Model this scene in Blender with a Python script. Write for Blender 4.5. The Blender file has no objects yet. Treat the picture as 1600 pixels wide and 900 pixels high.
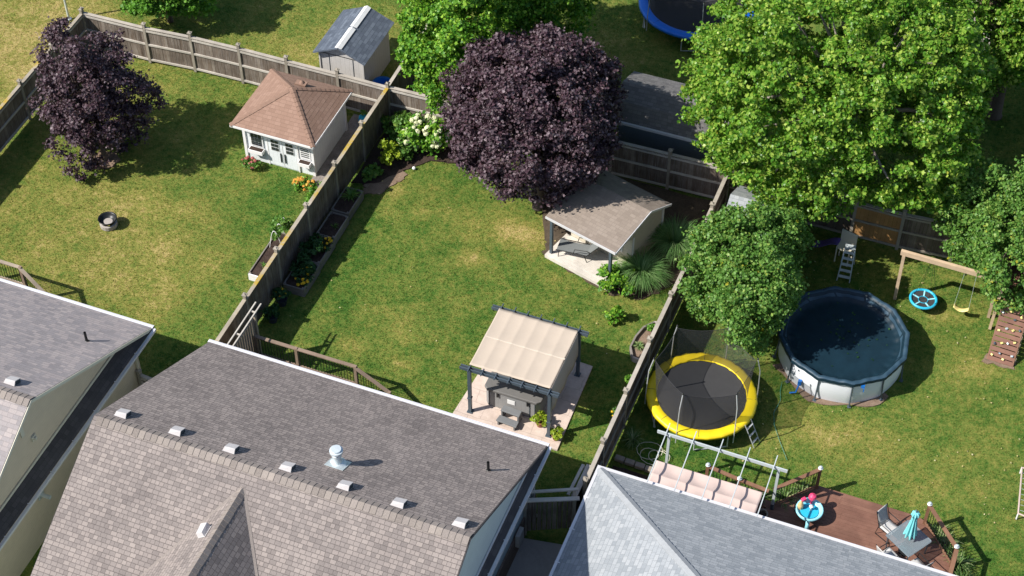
import bpy, math, random
import numpy as np
from mathutils import Vector, Matrix
R = math.radians
random.seed(7)
sc = bpy.context.scene
COL = sc.collection

# ------------------------------------------------------------------ camera
cam_d = bpy.data.cameras.new('camera'); cam = bpy.data.objects.new('camera', cam_d); COL.objects.link(cam)
cam.location = (15.607, -40.031, 46.075)
cam.rotation_euler = (R(43.0), 0, R(21.3))
cam_d.sensor_width = 36; cam_d.lens = 60.75; cam_d.clip_start = .5; cam_d.clip_end = 2000
sc.camera = cam
# ------------------------------------------------------------------ sky and sun
SUN_EL = 44.5; SUN_AZ = 231.3          # clockwise from +Y
w = bpy.data.worlds.new('World'); sc.world = w; w.use_nodes = True
nt = w.node_tree; bg = nt.nodes['Background']
sky = nt.nodes.new('ShaderNodeTexSky'); sky.sky_type = 'NISHITA'; sky.sun_disc = False
sky.sun_elevation = R(SUN_EL); sky.sun_rotation = R(SUN_AZ); sky.ozone_density = 1.5
nt.links.new(sky.outputs[0], bg.inputs[0]); bg.inputs[1].default_value = .1
sd = bpy.data.lights.new('sun', 'SUN'); sd.energy = 4.8; sd.angle = R(.53); sd.color = (1, .955, .88)
so = bpy.data.objects.new('sun', sd); COL.objects.link(so)
dv = Vector((math.sin(R(SUN_AZ))*math.cos(R(SUN_EL)), math.cos(R(SUN_AZ))*math.cos(R(SUN_EL)), math.sin(R(SUN_EL))))
so.rotation_euler = dv.to_track_quat('Z', 'Y').to_euler(); so.location = dv*60
vs = sc.view_settings; vs.view_transform = 'Standard'; vs.look = 'None'; vs.exposure = 0.56; vs.gamma = 1.0
vs.use_curve_mapping = False

# ------------------------------------------------------------------ mesh helper
def V(*a): return Vector(a)
class MB:
    def __init__(s): s.v = []; s.f = []
    def add(s, vs, fs):
        o = len(s.v); s.v += [tuple(p) for p in vs]; s.f += [tuple(i+o for i in f) for f in fs]; return s
    def poly(s, *pts): return s.add(pts, [tuple(range(len(pts)))])
    def bx(s, x0, x1, y0, y1, z0, z1):
        return s.add([(x, y, z) for z in (z0, z1) for y in (y0, y1) for x in (x0, x1)],
                     [(0, 2, 3, 1), (4, 5, 7, 6), (0, 1, 5, 4), (2, 6, 7, 3), (0, 4, 6, 2), (1, 3, 7, 5)])
    def box(s, c, d, rz=0, rx=0, ry=0):
        m = Matrix.Translation(c) @ Matrix.Rotation(rz, 4, 'Z') @ Matrix.Rotation(ry, 4, 'Y') @ Matrix.Rotation(rx, 4, 'X')
        h = [q/2 for q in d]
        return s.add([m @ Vector((x*h[0], y*h[1], z*h[2])) for z in (-1, 1) for y in (-1, 1) for x in (-1, 1)],
                     [(0, 2, 3, 1), (4, 5, 7, 6), (0, 1, 5, 4), (2, 6, 7, 3), (0, 4, 6, 2), (1, 3, 7, 5)])
    def beam(s, p, q, w_, h_, up=(0, 0, 1)):
        p = Vector(p); q = Vector(q); d = (q-p).normalized(); u = Vector(up)
        if abs(d.dot(u)) > .98: u = Vector((0, 1, 0))
        a = d.cross(u).normalized()*(w_/2); b = a.cross(d).normalized()*(h_/2)
        return s.add([p-a-b, p+a-b, p+a+b, p-a+b, q-a-b, q+a-b, q+a+b, q-a+b],
                     [(0, 1, 2, 3), (4, 7, 6, 5), (0, 4, 5, 1), (1, 5, 6, 2), (2, 6, 7, 3), (3, 7, 4, 0)])
    def tube(s, pts, r, n=8, closed=False):
        pts = [Vector(p) for p in pts]; k = len(pts); rs = r if isinstance(r, (list, tuple)) else [r]*k
        vs_ = []; prev = None
        for i, p in enumerate(pts):
            a = pts[i-1] if (i or closed) else p; b = pts[(i+1) % k] if (i < k-1 or closed) else p
            d = (b-a).normalized()
            if prev is None: u = d.orthogonal().normalized()
            else: u = (prev-d*prev.dot(d)).normalized()
            prev = u; v_ = d.cross(u)
            vs_ += [p+(u*math.cos(t)+v_*math.sin(t))*rs[i] for t in [2*math.pi*j/n for j in range(n)]]
        fs = []
        for i in range(k if closed else k-1):
            i2 = (i+1) % k
            fs += [(i*n+j, i*n+(j+1) % n, i2*n+(j+1) % n, i2*n+j) for j in range(n)]
        if not closed: fs += [tuple(range(n-1, -1, -1)), tuple((k-1)*n+j for j in range(n))]
        return s.add(vs_, fs)
    def lathe(s, prof, c=(0, 0, 0), n=24, a0=0, full=True):
        vs_ = []; k = len(prof)
        for j in range(n):
            t = a0+2*math.pi*j/n
            vs_ += [(c[0]+r*math.cos(t), c[1]+r*math.sin(t), c[2]+z) for r, z in prof]
        fs = [(j*k+i, ((j+1) % n)*k+i, ((j+1) % n)*k+i+1, j*k+i+1) for j in range(n) for i in range(k-1)]
        return s.add(vs_, fs)
    def prism(s, pts, z0, z1):
        n = len(pts)
        return s.add([(x, y, z0) for x, y in pts]+[(x, y, z1) for x, y in pts],
                     [tuple(range(n-1, -1, -1)), tuple(range(n, 2*n))]+[(i, (i+1) % n, n+(i+1) % n, n+i) for i in range(n)])
    def grid(s, fn, nu, nv, cu=False):
        vs_ = [fn(i/(nu if cu else nu-1), j/(nv-1)) for i in range(nu) for j in range(nv)]
        fs = [(i*nv+j, ((i+1) % nu)*nv+j, ((i+1) % nu)*nv+j+1, i*nv+j+1) for i in range(nu if cu else nu-1) for j in range(nv-1)]
        return s.add(vs_, fs)
    def slab(s, pts, t):     # polygon in 3D given counter-clockwise seen from above, thickened downwards
        pts = [Vector(p) for p in pts]; n = len(pts)
        if (pts[1]-pts[0]).cross(pts[2]-pts[0]).z < 0: pts = pts[::-1]
        nn = (pts[1]-pts[0]).cross(pts[2]-pts[0]).normalized()*t
        return s.add(pts+[p-nn for p in pts], [tuple(range(n)), tuple(range(2*n-1, n-1, -1))]+[(i, n+i, n+(i+1) % n, (i+1) % n) for i in range(n)])
    def build(s, name, m, parent=None, W=False, smooth=False, bev=0, label=None, solid=0, uvrot=False):
        vv = s.v
        me = bpy.data.meshes.new(name)
        if W and parent is not None:
            off = Vector((0, 0, 0)); q = parent
            while q is not None: off += q.location; q = q.parent
            pts = [(a[0]-off.x, a[1]-off.y, a[2]-off.z) for a in vv]
        else: pts = vv
        me.from_pydata(pts, [], s.f); me.update()
        uv = me.uv_layers.new(name='uv'); buf = []
        for p in me.polygons:
            n = p.normal
            u = Vector((-n.y, n.x, 0))
            if u.length < .12: u = Vector((1, 0, 0))
            else: u.normalize()
            if uvrot and abs(n.z) > .9: u = Vector((0, 1, 0))
            t = n.cross(u)
            for li in p.loop_indices:
                c = Vector(vv[me.loops[li].vertex_index]); buf += [c.dot(u), c.dot(t)]
        uv.data.foreach_set('uv', buf)
        if smooth: me.polygons.foreach_set('use_smooth', [True]*len(me.polygons))
        if m is not None: me.materials.append(m)
        o = bpy.data.objects.new(name, me); COL.objects.link(o); o.parent = parent
        if bev:
            b = o.modifiers.new('bevel', 'BEVEL'); b.width = bev; b.segments = 2; b.limit_method = 'ANGLE'
        if solid:
            b = o.modifiers.new('solid', 'SOLIDIFY'); b.thickness = solid
        if label: o['label'] = label
        return o
def tag(o, label=None, cat=None, group=None, kind=None):
    if label: o['label'] = label
    if cat: o['category'] = cat
    if group: o['group'] = group
    if kind: o['kind'] = kind
    return o
def T(name, label, cat, loc=(0, 0, 0), rz=0, group=None):
    o = bpy.data.objects.new(name, None); COL.objects.link(o); o.location = loc; o.rotation_euler = (0, 0, rz)
    o.empty_display_size = .2
    return tag(o, label, cat, group)
def copy_tree(o, parent=None):
    c = o.copy(); COL.objects.link(c); c.parent = parent
    for ch in [q for q in COL.objects if q.parent == o]: copy_tree(ch, c)
    return c
def dup(o, label, loc, rz=None):
    c = copy_tree(o); c.location = loc
    if rz is not None: c.rotation_euler = (0, 0, rz)
    c['label'] = label
    return c

# ------------------------------------------------------------------ materials
class NT:
    def __init__(s, name):
        s.m = bpy.data.materials.new(name); s.m.use_nodes = True; s.t = s.m.node_tree
        s.p = s.t.nodes['Principled BSDF']; s.out = s.t.nodes['Material Output']
    def n(s, ty, **kw):
        q = s.t.nodes.new('ShaderNode'+ty)
        for k, v_ in kw.items():
            if k.startswith('i_'):
                q.inputs[k[2:].replace('_', ' ')].default_value = v_
            elif k == 'ins':
                for i, x in v_.items(): q.inputs[i].default_value = x
            else: setattr(q, k, v_)
        return q
    def l(s, a, b): s.t.links.new(a, b)
    def noise(s, vec, scale, detail=3, rough=.6, dist=0):
        q = s.n('TexNoise'); q.inputs['Scale'].default_value = scale; q.inputs['Detail'].default_value = detail
        q.inputs['Roughness'].default_value = rough; q.inputs['Distortion'].default_value = dist
        if vec is not None: s.l(vec, q.inputs['Vector'])
        return q.outputs['Fac']
    def ramp(s, fac, stops):
        q = s.n('ValToRGB'); e = q.color_ramp.elements
        while len(e) > 1: e.remove(e[-1])
        e[0].position = stops[0][0]; e[0].color = c4(stops[0][1])
        for p_, c in stops[1:]:
            x = e.new(p_); x.color = c4(c)
        s.l(fac, q.inputs[0]); return q.outputs[0]
    def mix(s, fac, a, b, mode='MIX'):
        q = s.n('Mix', data_type='RGBA', blend_type=mode)
        for i, x in ((0, fac), (6, a), (7, b)):
            if hasattr(x, 'is_linked') or hasattr(x, 'links'): s.l(x, q.inputs[i])
            else: q.inputs[i].default_value = x if i == 0 else c4(x)
        return q.outputs[2]
    def math(s, op, a, b=0.0, c=0.0, clamp=False):
        q = s.n('Math', operation=op, use_clamp=clamp)
        for i, x in enumerate((a, b, c)):
            if hasattr(x, 'links'): s.l(x, q.inputs[i])
            else: q.inputs[i].default_value = x
        return q.outputs[0]
    def mapping(s, vec, sc_, rot=(0, 0, 0)):
        q = s.n('Mapping'); q.inputs['Scale'].default_value = sc_; q.inputs['Rotation'].default_value = rot
        s.l(vec, q.inputs[0]); return q.outputs[0]
    def bump(s, h, strength, dist=.02):
        q = s.n('Bump'); q.inputs['Strength'].default_value = strength; q.inputs['Distance'].default_value = dist
        s.l(h, q.inputs['Height']); s.l(q.outputs[0], s.p.inputs['Normal']); return q
    def uv(s): return s.n('UVMap', uv_map='uv').outputs[0]
    def pos(s): return s.n('NewGeometry').outputs['Position']
    def rnd(s): return s.n('NewGeometry').outputs['Random Per Island']
    def col(s, c): s.l(c, s.p.inputs['Base Color'])
    def set(s, rough=.6, metal=0, spec=.5, **kw):
        s.p.inputs['Roughness'].default_value = rough; s.p.inputs['Metallic'].default_value = metal
        s.p.inputs['Specular IOR Level'].default_value = spec
        return s
def c4(c): return (c[0], c[1], c[2], 1) if len(c) == 3 else tuple(c)
def k_(c, f): return tuple(x*f for x in c)

def m_plain(name, c, rough=.55, metal=0, var=.18, scale=6, bump=.15, spec=.4, grime=None):
    q = NT(name).set(rough, metal, spec); o = q.n('TexCoord').outputs['Object']
    f = q.noise(o, scale, 5, .65)
    c1 = q.ramp(f, [(.3, k_(c, 1-var)), (.7, k_(c, 1+var*.6))])
    if grime:
        g = q.noise(o, scale*.35, 6, .7); g = q.ramp(g, [(.5, (0, 0, 0)), (.72, (1, 1, 1))])
        c1 = q.mix(g, c1, grime)
    r = q.mix(.5, c1, q.ramp(q.rnd(), [(0, k_(c, 1-var*.5)), (1, k_(c, 1+var*.3))]))
    q.col(r)
    if bump: q.bump(q.noise(o, scale*7, 4), bump, .004)
    return q.m
def m_wood(name, tones, rough=.8, grain=(1.2, 30), streak=(.45, .42, .38), samt=.3, lichen=None, vert=True):
    """weathered boards: one tone per board, streaks that run along the board (uv v when vertical)"""
    q = NT(name).set(rough, 0, .25); uv = q.uv()
    k = len(tones)-1
    base = q.ramp(q.rnd(), [(i/k, t) for i, t in enumerate(tones)])
    sx, sy = (grain[1], grain[0]) if vert else (grain[0], grain[1])
    g = q.noise(q.mapping(uv, (sx, sy, 1)), 1.0, 5, .7)
    st = q.ramp(g, [(.42, (0, 0, 0)), (.75, (1, 1, 1))])
    c = q.mix(q.math('MULTIPLY', st, samt), base, streak)
    big = q.noise(q.pos(), 1.3, 5, .65)
    c = q.mix(q.math('MULTIPLY', q.ramp(big, [(.35, (1, 1, 1)), (.62, (0, 0, 0))]), .45), c, k_(tones[0], .45))
    if lichen:
        ln = q.ramp(q.noise(q.pos(), .55, 4, .6), [(.47, (0, 0, 0)), (.56, (1, 1, 1))])
        l2 = q.ramp(q.noise(q.pos(), 9, 4, .7), [(.32, (0, 0, 0)), (.52, (1, 1, 1))])
        c = q.mix(q.math('MULTIPLY', ln, l2), c, lichen)
    q.col(c); q.bump(g, .5, .006); return q.m
def m_shingle(name, tones, bw=.2, rh=.14, mortar=.6, rot=False, bumps=.5, patch=.16):
    q = NT(name).set(.93, 0, .15); uv = q.uv()
    # wander each course a little so the pattern does not repeat
    q1 = q.n('TexBrick', offset=.5, offset_frequency=2, squash=.72, squash_frequency=3)
    q1.inputs['Color1'].default_value = (0, 0, 0, 1); q1.inputs['Color2'].default_value = (1, 1, 1, 1); q1.inputs['Mortar'].default_value = (.5, .5, .5, 1)
    q1.inputs['Scale'].default_value = 1; q1.inputs['Mortar Size'].default_value = .007; q1.inputs['Mortar Smooth'].default_value = .2
    q1.inputs['Brick Width'].default_value = bw; q1.inputs['Row Height'].default_value = rh
    sep = q.n('SeparateXYZ'); q.l(uv, sep.inputs[0])
    row = q.math('FLOOR', q.math('DIVIDE', sep.outputs[1], rh))
    wn = q.n('TexWhiteNoise', noise_dimensions='1D'); q.l(row, wn.inputs['W'])
    ux = q.math('ADD', sep.outputs[0], q.math('MULTIPLY', wn.outputs['Value'], bw*1.7))
    nz = q.noise(uv, 1.7, 2); ux = q.math('ADD', ux, q.math('MULTIPLY', nz, .05))
    cmb = q.n('CombineXYZ'); q.l(ux, cmb.inputs[0]); q.l(sep.outputs[1], cmb.inputs[1])
    q.l(cmb.outputs[0], q1.inputs['Vector'])
    k = len(tones)-1
    c = q.ramp(q1.outputs['Color'], [(.02+.96*i/k, t) for i, t in enumerate(tones)])
    fine = q.noise(q.mapping(uv, (1, 2.2, 1)), 26, 4, .7)
    c = q.mix(.38, c, q.ramp(fine, [(.3, k_(tones[0], .7)), (.7, k_(tones[-1], 1.2))]))
    big = q.noise(uv, .55, 5, .6)
    c = q.mix(patch, c, q.ramp(big, [(.3, k_(tones[0], .8)), (.7, k_(tones[-1], 1.05))]))
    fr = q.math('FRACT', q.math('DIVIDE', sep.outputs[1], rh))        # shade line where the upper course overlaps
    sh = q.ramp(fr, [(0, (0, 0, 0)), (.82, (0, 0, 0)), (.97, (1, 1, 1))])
    c = q.mix(q.math('MULTIPLY', q1.outputs['Fac'], mortar), c, k_(tones[0], .35))
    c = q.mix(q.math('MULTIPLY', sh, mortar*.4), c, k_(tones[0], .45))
    q.col(c)
    h = q.math('ADD', q.math('MULTIPLY', q1.outputs['Color'], .5), q.math('SUBTRACT', 1.0, fr))
    h = q.math('ADD', h, q.math('MULTIPLY', fine, .35))
    q.bump(h, bumps, .012); return q.m
def m_siding(name, c, pitch=.11, vert=False, groove=.5, var=.08):
    q = NT(name).set(.5, 0, .35); uv = q.uv(); sep = q.n('SeparateXYZ'); q.l(uv, sep.inputs[0])
    fr = q.math('FRACT', q.math('DIVIDE', sep.outputs[0 if vert else 1], pitch))
    g = q.ramp(fr, [(0, (1, 1, 1)), (.08, (0, 0, 0)), (1, (0, 0, 0))])
    n = q.noise(uv, 2.2, 5, .7); n2 = q.noise(q.mapping(uv, (2, 14, 1)), 1.5, 4, .7)
    b = q.mix(.5, q.ramp(n, [(.3, k_(c, 1-var*1.6)), (.7, k_(c, 1+var))]), q.ramp(n2, [(.3, k_(c, 1-var)), (.7, k_(c, 1+var))]))
    q.col(q.mix(q.math('MULTIPLY', g, groove), b, k_(c, .35)))
    q.bump(fr if not vert else q.math('SUBTRACT', 1.0, g), .5, .012); return q.m
def m_leaf(name, tones, trans=.35, rough=.5, patch=None, pscale=.9, pth=.62):
    q = NT(name).set(rough, 0, .3)
    k = len(tones)-1
    c = q.ramp(q.rnd(), [(i/k, t) for i, t in enumerate(tones)])
    if patch:
        f = q.ramp(q.noise(q.pos(), pscale, 3), [(pth, (0, 0, 0)), (pth+.06, (1, 1, 1))]); c = q.mix(f, c, patch)
    q.col(c)
    tr = q.n('BsdfTranslucent'); q.l(q.mix(1.0, c, (1.0, 1.0, .55), 'MULTIPLY'), tr.inputs[0])
    ad = q.n('MixShader'); ad.inputs[0].default_value = trans
    q.l(q.p.outputs[0], ad.inputs[1]); q.l(tr.outputs[0], ad.inputs[2]); q.l(ad.outputs[0], q.out.inputs[0])
    return q.m
def m_speckle(name, tones, scale=30, rough=.95, bump=.8, d=.03):
    q = NT(name).set(rough, 0, .2); p = q.pos(); k = len(tones)-1
    f = q.noise(p, scale, 5, .75); b = q.noise(p, scale*.12, 4, .6)
    c = q.ramp(f, [(.28+.44*i/k, t) for i, t in enumerate(tones)])
    c = q.mix(.35, c, q.ramp(b, [(.35, tones[0]), (.65, tones[-1])]))
    q.col(c); q.bump(f, bump, d); return q.m
def m_net(name, c, alpha):
    q = NT(name).set(.8, 0, .2); q.p.inputs['Base Color'].default_value = c4(c)
    tr = q.n('BsdfTransparent'); mx = q.n('MixShader'); mx.inputs[0].default_value = alpha
    q.l(tr.outputs[0], mx.inputs[1]); q.l(q.p.outputs[0], mx.inputs[2]); q.l(mx.outputs[0], q.out.inputs[0]); return q.m
def m_glass(name, c, alpha=.55, rough=.15):
    q = NT(name).set(rough, 0, .6); q.p.inputs['Base Color'].default_value = c4(c)
    tr = q.n('BsdfTransparent'); mx = q.n('MixShader'); mx.inputs[0].default_value = alpha
    q.l(tr.outputs[0], mx.inputs[1]); q.l(q.p.outputs[0], mx.inputs[2]); q.l(mx.outputs[0], q.out.inputs[0]); return q.m
def lawn_nodes(q, blade):
    dry = q.n('Attribute', attribute_name='dry').outputs['Fac']; p = q.pos()
    n1 = q.noise(p, .9, 5, .65); n2 = q.noise(p, 4.5, 4, .7); n3 = q.noise(p, 17, 3, .75)
    f = q.math('ADD', dry, q.math('MULTIPLY', q.math('SUBTRACT', n1, .5), .9))
    f = q.math('ADD', f, q.math('MULTIPLY', q.math('SUBTRACT', n2, .5), 1.0))
    f = q.math('ADD', f, q.math('MULTIPLY', q.math('SUBTRACT', n3, .5), .85), clamp=True)
    if blade: f = q.math('ADD', f, q.math('MULTIPLY', q.math('SUBTRACT', q.rnd(), .5), .35), clamp=True)
    c = q.ramp(f, [(0, (.02, .072, .012)), (.26, (.054, .122, .019)), (.5, (.128, .168, .034)), (.75, (.22, .212, .052)), (1, (.38, .3, .12))])
    return c, n3
def m_lawn():
    q = NT('lawn_ground').set(.95, 0, .1); c, n = lawn_nodes(q, False); q.col(c); q.bump(n, .9, .04); return q.m
def m_blade():
    q = NT('grass_blades').set(.7, 0, .15); c, n = lawn_nodes(q, True); c = q.mix(1.0, c, (1.25, 1.22, 1.1), 'MULTIPLY'); q.col(c)
    tr = q.n('BsdfTranslucent'); q.l(c, tr.inputs[0]); mx = q.n('MixShader'); mx.inputs[0].default_value = .3
    q.l(q.p.outputs[0], mx.inputs[1]); q.l(tr.outputs[0], mx.inputs[2]); q.l(mx.outputs[0], q.out.inputs[0]); return q.m

M = {}
M['lawn'] = m_lawn(); M['blade'] = m_blade()
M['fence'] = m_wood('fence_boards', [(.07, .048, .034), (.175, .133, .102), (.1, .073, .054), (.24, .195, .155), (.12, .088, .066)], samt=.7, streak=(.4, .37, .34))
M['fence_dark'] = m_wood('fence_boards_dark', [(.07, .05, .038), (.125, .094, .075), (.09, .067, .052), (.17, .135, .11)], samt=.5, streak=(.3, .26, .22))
M['fence_brown'] = m_wood('fence_boards_new', [(.34, .18, .065), (.42, .225, .085), (.38, .2, .075)], samt=.2, streak=(.36, .22, .1))
M['rail'] = m_wood('fence_rails', [(.45, .41, .36), (.54, .5, .44)], vert=False, samt=.4, streak=(.55, .52, .47))
M['cap'] = m_wood('fence_cap', [(.33, .285, .22), (.42, .365, .29)], vert=False, samt=.4, streak=(.5, .45, .37), lichen=(.4, .27, .03))
M['cap_plain'] = m_wood('fence_cap_plain', [(.36, .32, .27), (.44, .39, .33)], vert=False, samt=.4, streak=(.56, .52, .46))
M['post'] = m_wood('fence_post', [(.27, .24, .19), (.34, .3, .25)], samt=.4, streak=(.36, .33, .28))
M['sh_main'] = m_shingle('shingle_brown_grey', [(.13, .113, .11), (.185, .162, .155), (.24, .208, .196), (.29, .248, .23), (.33, .285, .262)], bw=.19, rh=.135, mortar=.7, patch=.24)
M['sh_left'] = m_shingle('shingle_mauve_grey', [(.19, .18, .19), (.25, .235, .245), (.33, .29, .285), (.4, .35, .335)], bw=.25, rh=.14, patch=.15, mortar=.25)
M['sh_right'] = m_shingle('shingle_blue_grey', [(.2, .222, .245), (.27, .29, .31), (.33, .35, .37), (.38, .395, .41)], bw=.24, rh=.15, mortar=.34, patch=.1)
M['sh_tan'] = m_shingle('shingle_tan', [(.22, .135, .1), (.255, .16, .118), (.285, .182, .137), (.32, .208, .158)], bw=.26, rh=.15, mortar=.3)
M['sh_slate'] = m_shingle('shingle_slate', [(.05, .062, .085), (.075, .09, .12), (.1, .12, .155), (.15, .175, .215)], bw=.3, rh=.15, mortar=.3)
M['sh_taupe'] = m_shingle('shingle_taupe', [(.2, .162, .135), (.24, .197, .165), (.275, .227, .19), (.31, .26, .22)], bw=.22, rh=.14, mortar=.22)
M['sh_barn'] = m_shingle('shingle_charcoal', [(.1, .098, .1), (.13, .126, .128), (.16, .155, .155), (.195, .188, .186)], bw=.24, rh=.14, mortar=.3)
M['sh_dark'] = m_shingle('shingle_dark_strip', [(.05, .047, .05), (.075, .07, .073), (.1, .092, .095)], bw=.26, rh=.14, mortar=.3)
def m_cap(name, tones):
    q = NT(name).set(.93, 0, .1); k = len(tones)-1
    c = q.ramp(q.rnd(), [(i/k, x) for i, x in enumerate(tones)]); f = q.noise(q.pos(), 30, 4, .7)
    q.col(q.mix(.35, c, q.ramp(f, [(.3, k_(tones[0], .7)), (.7, k_(tones[-1], 1.1))]))); q.bump(f, .4, .006); return q.m
M['cap_shingle'] = m_cap('ridge_cap_shingle', [(.15, .13, .12), (.27, .235, .21), (.2, .175, .165), (.33, .285, .255)])
M['cap_right'] = m_plain('hip_cap_shingle', (.31, .325, .34), .93, 0, .2, 9, .3, .1)
M['cap_tan'] = m_plain('hip_cap_tan', (.25, .16, .12), .93, 0, .25, 9, .3, .1)
M['beige'] = m_siding('siding_olive_beige', (.62, .52, .39))
M['blue_siding'] = m_siding('siding_blue_grey', (.45, .52, .53))
M['white_siding'] = m_siding('siding_white_board', (.72, .75, .77), .2, vert=True, groove=.5)
M['grey_siding'] = m_siding('siding_grey_board', (.5, .48, .46), .2, vert=True, groove=.6)
M['cream_siding'] = m_siding('siding_cream', (.55, .5, .4), .14)
M['slate_siding'] = m_siding('siding_slate', (.14, .17, .2), .14)
M['brick'] = m_shingle('brick_wall', [(.12, .085, .065), (.19, .13, .1), (.25, .18, .14)], bw=.2, rh=.075, mortar=.2, bumps=.4)
M['white'] = m_plain('white_paint', (.78, .77, .76), .45, 0, .06, 5, .05, .4, grime=(.55, .53, .5))
M['trim'] = m_plain('cream_trim', (.6, .56, .45), .5, 0, .06)
M['gutter'] = m_plain('aluminium_gutter', (.68, .67, .69), .35, .2, .1, 3)
M['galv'] = m_plain('galvanised_steel', (.62, .68, .7), .4, .35, .15, 7)
M['steel'] = m_plain('bare_steel', (.55, .57, .58), .4, .3, .12, 7)
M['black_m'] = m_plain('black_metal', (.02, .021, .022), .4, .3, .2)
M['slate_m'] = m_plain('slate_painted_metal', (.085, .11, .135), .4, .2, .15)
M['vent'] = m_plain('vent_plastic', (.48, .46, .46), .5, 0, .1)
M['vent_dark'] = m_plain('vent_louvre', (.03, .045, .06), .6, 0, .1)
M['deckbrown'] = m_wood('deck_boards_brown', [(.17, .083, .06), (.22, .112, .08), (.195, .095, .068), (.25, .13, .092)], .6, vert=False, samt=.3, streak=(.3, .17, .12))
M['deckrail'] = m_wood('deck_rail_brown', [(.2, .1, .06), (.26, .14, .085)], .6, samt=.3, streak=(.35, .22, .15))
M['taupe_wood'] = m_wood('rail_taupe', [(.21, .15, .11), (.27, .2, .15)], .7, samt=.3, streak=(.38, .3, .23))
M['pale_deck'] = m_wood('deck_boards_pale', [(.6, .55, .48), (.7, .65, .58), (.66, .6, .53)], .75, vert=False, samt=.4, streak=(.4, .36, .32))
M['screen_w'] = m_wood('screen_boards', [(.3, .24, .18), (.38, .31, .24), (.34, .28, .21)], samt=.3, streak=(.45, .38, .3))
M['lumber'] = m_wood('pale_lumber', [(.5, .36, .23), (.58, .43, .29)], .75, vert=False, samt=.3, streak=(.66, .54, .4))
M['bedwood'] = m_wood('bed_boards', [(.17, .15, .13), (.24, .215, .19), (.2, .18, .155)], vert=False, samt=.4, streak=(.36, .33, .3))
M['canvas'] = m_plain('beige_canvas', (.47, .395, .32), .9, 0, .07, 2.5, .1, .1)
M['pinkcanvas'] = m_plain('pink_canvas', (.52, .41, .37), .9, 0, .07, 2.5, .1, .1)
M['tub_lid'] = m_plain('tub_cover_vinyl', (.15, .145, .14), .5, 0, .15, 5, .15)
M['tub_side'] = m_siding('tub_cabinet', (.25, .25, .25), .16, vert=True)
M['step'] = m_plain('tub_step_plastic', (.17, .175, .18), .5, 0, .1)
M['yellow'] = m_plain('yellow_vinyl', (.78, .58, .015), .42, 0, .06, 3, .1)
M['bluepad'] = m_plain('blue_vinyl', (.01, .16, .66), .4, 0, .08, 3, .1)
M['mat_b'] = m_plain('trampoline_mat', (.045, .045, .047), .8, 0, .15, 3, .05, .2)
M['net'] = m_net('safety_net', (.05, .05, .053), .5)
M['pool_wall'] = m_plain('pool_liner_white', (.7, .72, .76), .4, 0, .05, 3)
M['pool_cover'] = m_plain('pool_cover_navy', (.006, .022, .036), .5, 0, .5, 2, .3, .3)
M['pool_rim'] = m_plain('pool_cover_edge', (.03, .065, .1), .5, 0, .4, 3, .3, .4)
M['turq'] = m_plain('turquoise_fabric', (.2, .6, .63), .8, 0, .1, 6)
M['arborp'] = m_plain('arbor_grey_paint', (.46, .5, .51), .5, 0, .12, 5)
M['hosegreen'] = m_plain('hose_green', (.06, .25, .2), .5, 0, .2)
M['slingd'] = m_plain('dark_grey_sling', (.16, .17, .17), .8, 0, .08, 8)
M['toyblue'] = m_plain('toy_plastic_blue', (.03, .42, .62), .35, 0, .08)
M['toypale'] = m_plain('toy_plastic_pale', (.3, .68, .78), .35, 0, .08)
M['toypink'] = m_plain('toy_plastic_pink', (.7, .06, .16), .4, 0, .08)
M['toycoral'] = m_plain('toy_plastic_peach', (.75, .5, .25), .4, 0, .08)
M['royal'] = m_plain('royal_blue_plastic', (.01, .13, .45), .4, 0, .08)
M['purple'] = m_plain('purple_plastic', (.12, .08, .3), .4, 0, .1)
M['yellowseat'] = m_plain('yellow_plastic', (.8, .66, .25), .4, 0, .08)
M['sling'] = m_plain('grey_sling', (.48, .47, .46), .8, 0, .06, 8)
M['terra'] = m_plain('terracotta', (.3, .13, .07), .8, 0, .2)
M['darkpot'] = m_plain('dark_pot', (.03, .035, .05), .5, 0, .2)
M['glass'] = m_glass('table_glass', (.25, .3, .33), .5)
M['pane'] = m_plain('window_pane', (.03, .035, .04), .08, 0, .1, 3, 0, .6)
M['mulch'] = m_speckle('mulch', [(.018, .012, .01), (.05, .033, .026), (.09, .062, .05)], 28)
M['soil'] = m_speckle('bare_soil', [(.12, .08, .055), (.2, .14, .1), (.3, .22, .165)], 22, d=.02)
M['soil_dark'] = m_speckle('dark_soil', [(.04, .032, .022), (.08, .06, .042), (.14, .105, .075)], 16, d=.02)
M['gravel'] = m_speckle('gravel', [(.13, .11, .1), (.24, .21, .19), (.38, .34, .31)], 20)
M['stone'] = m_plain('edging_stone', (.3, .255, .21), .9, 0, .25, 8, .5)
M['conc'] = m_speckle('concrete', [(.3, .27, .245), (.36, .325, .295), (.41, .37, .335)], 14, .85, .15, .004)
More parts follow.
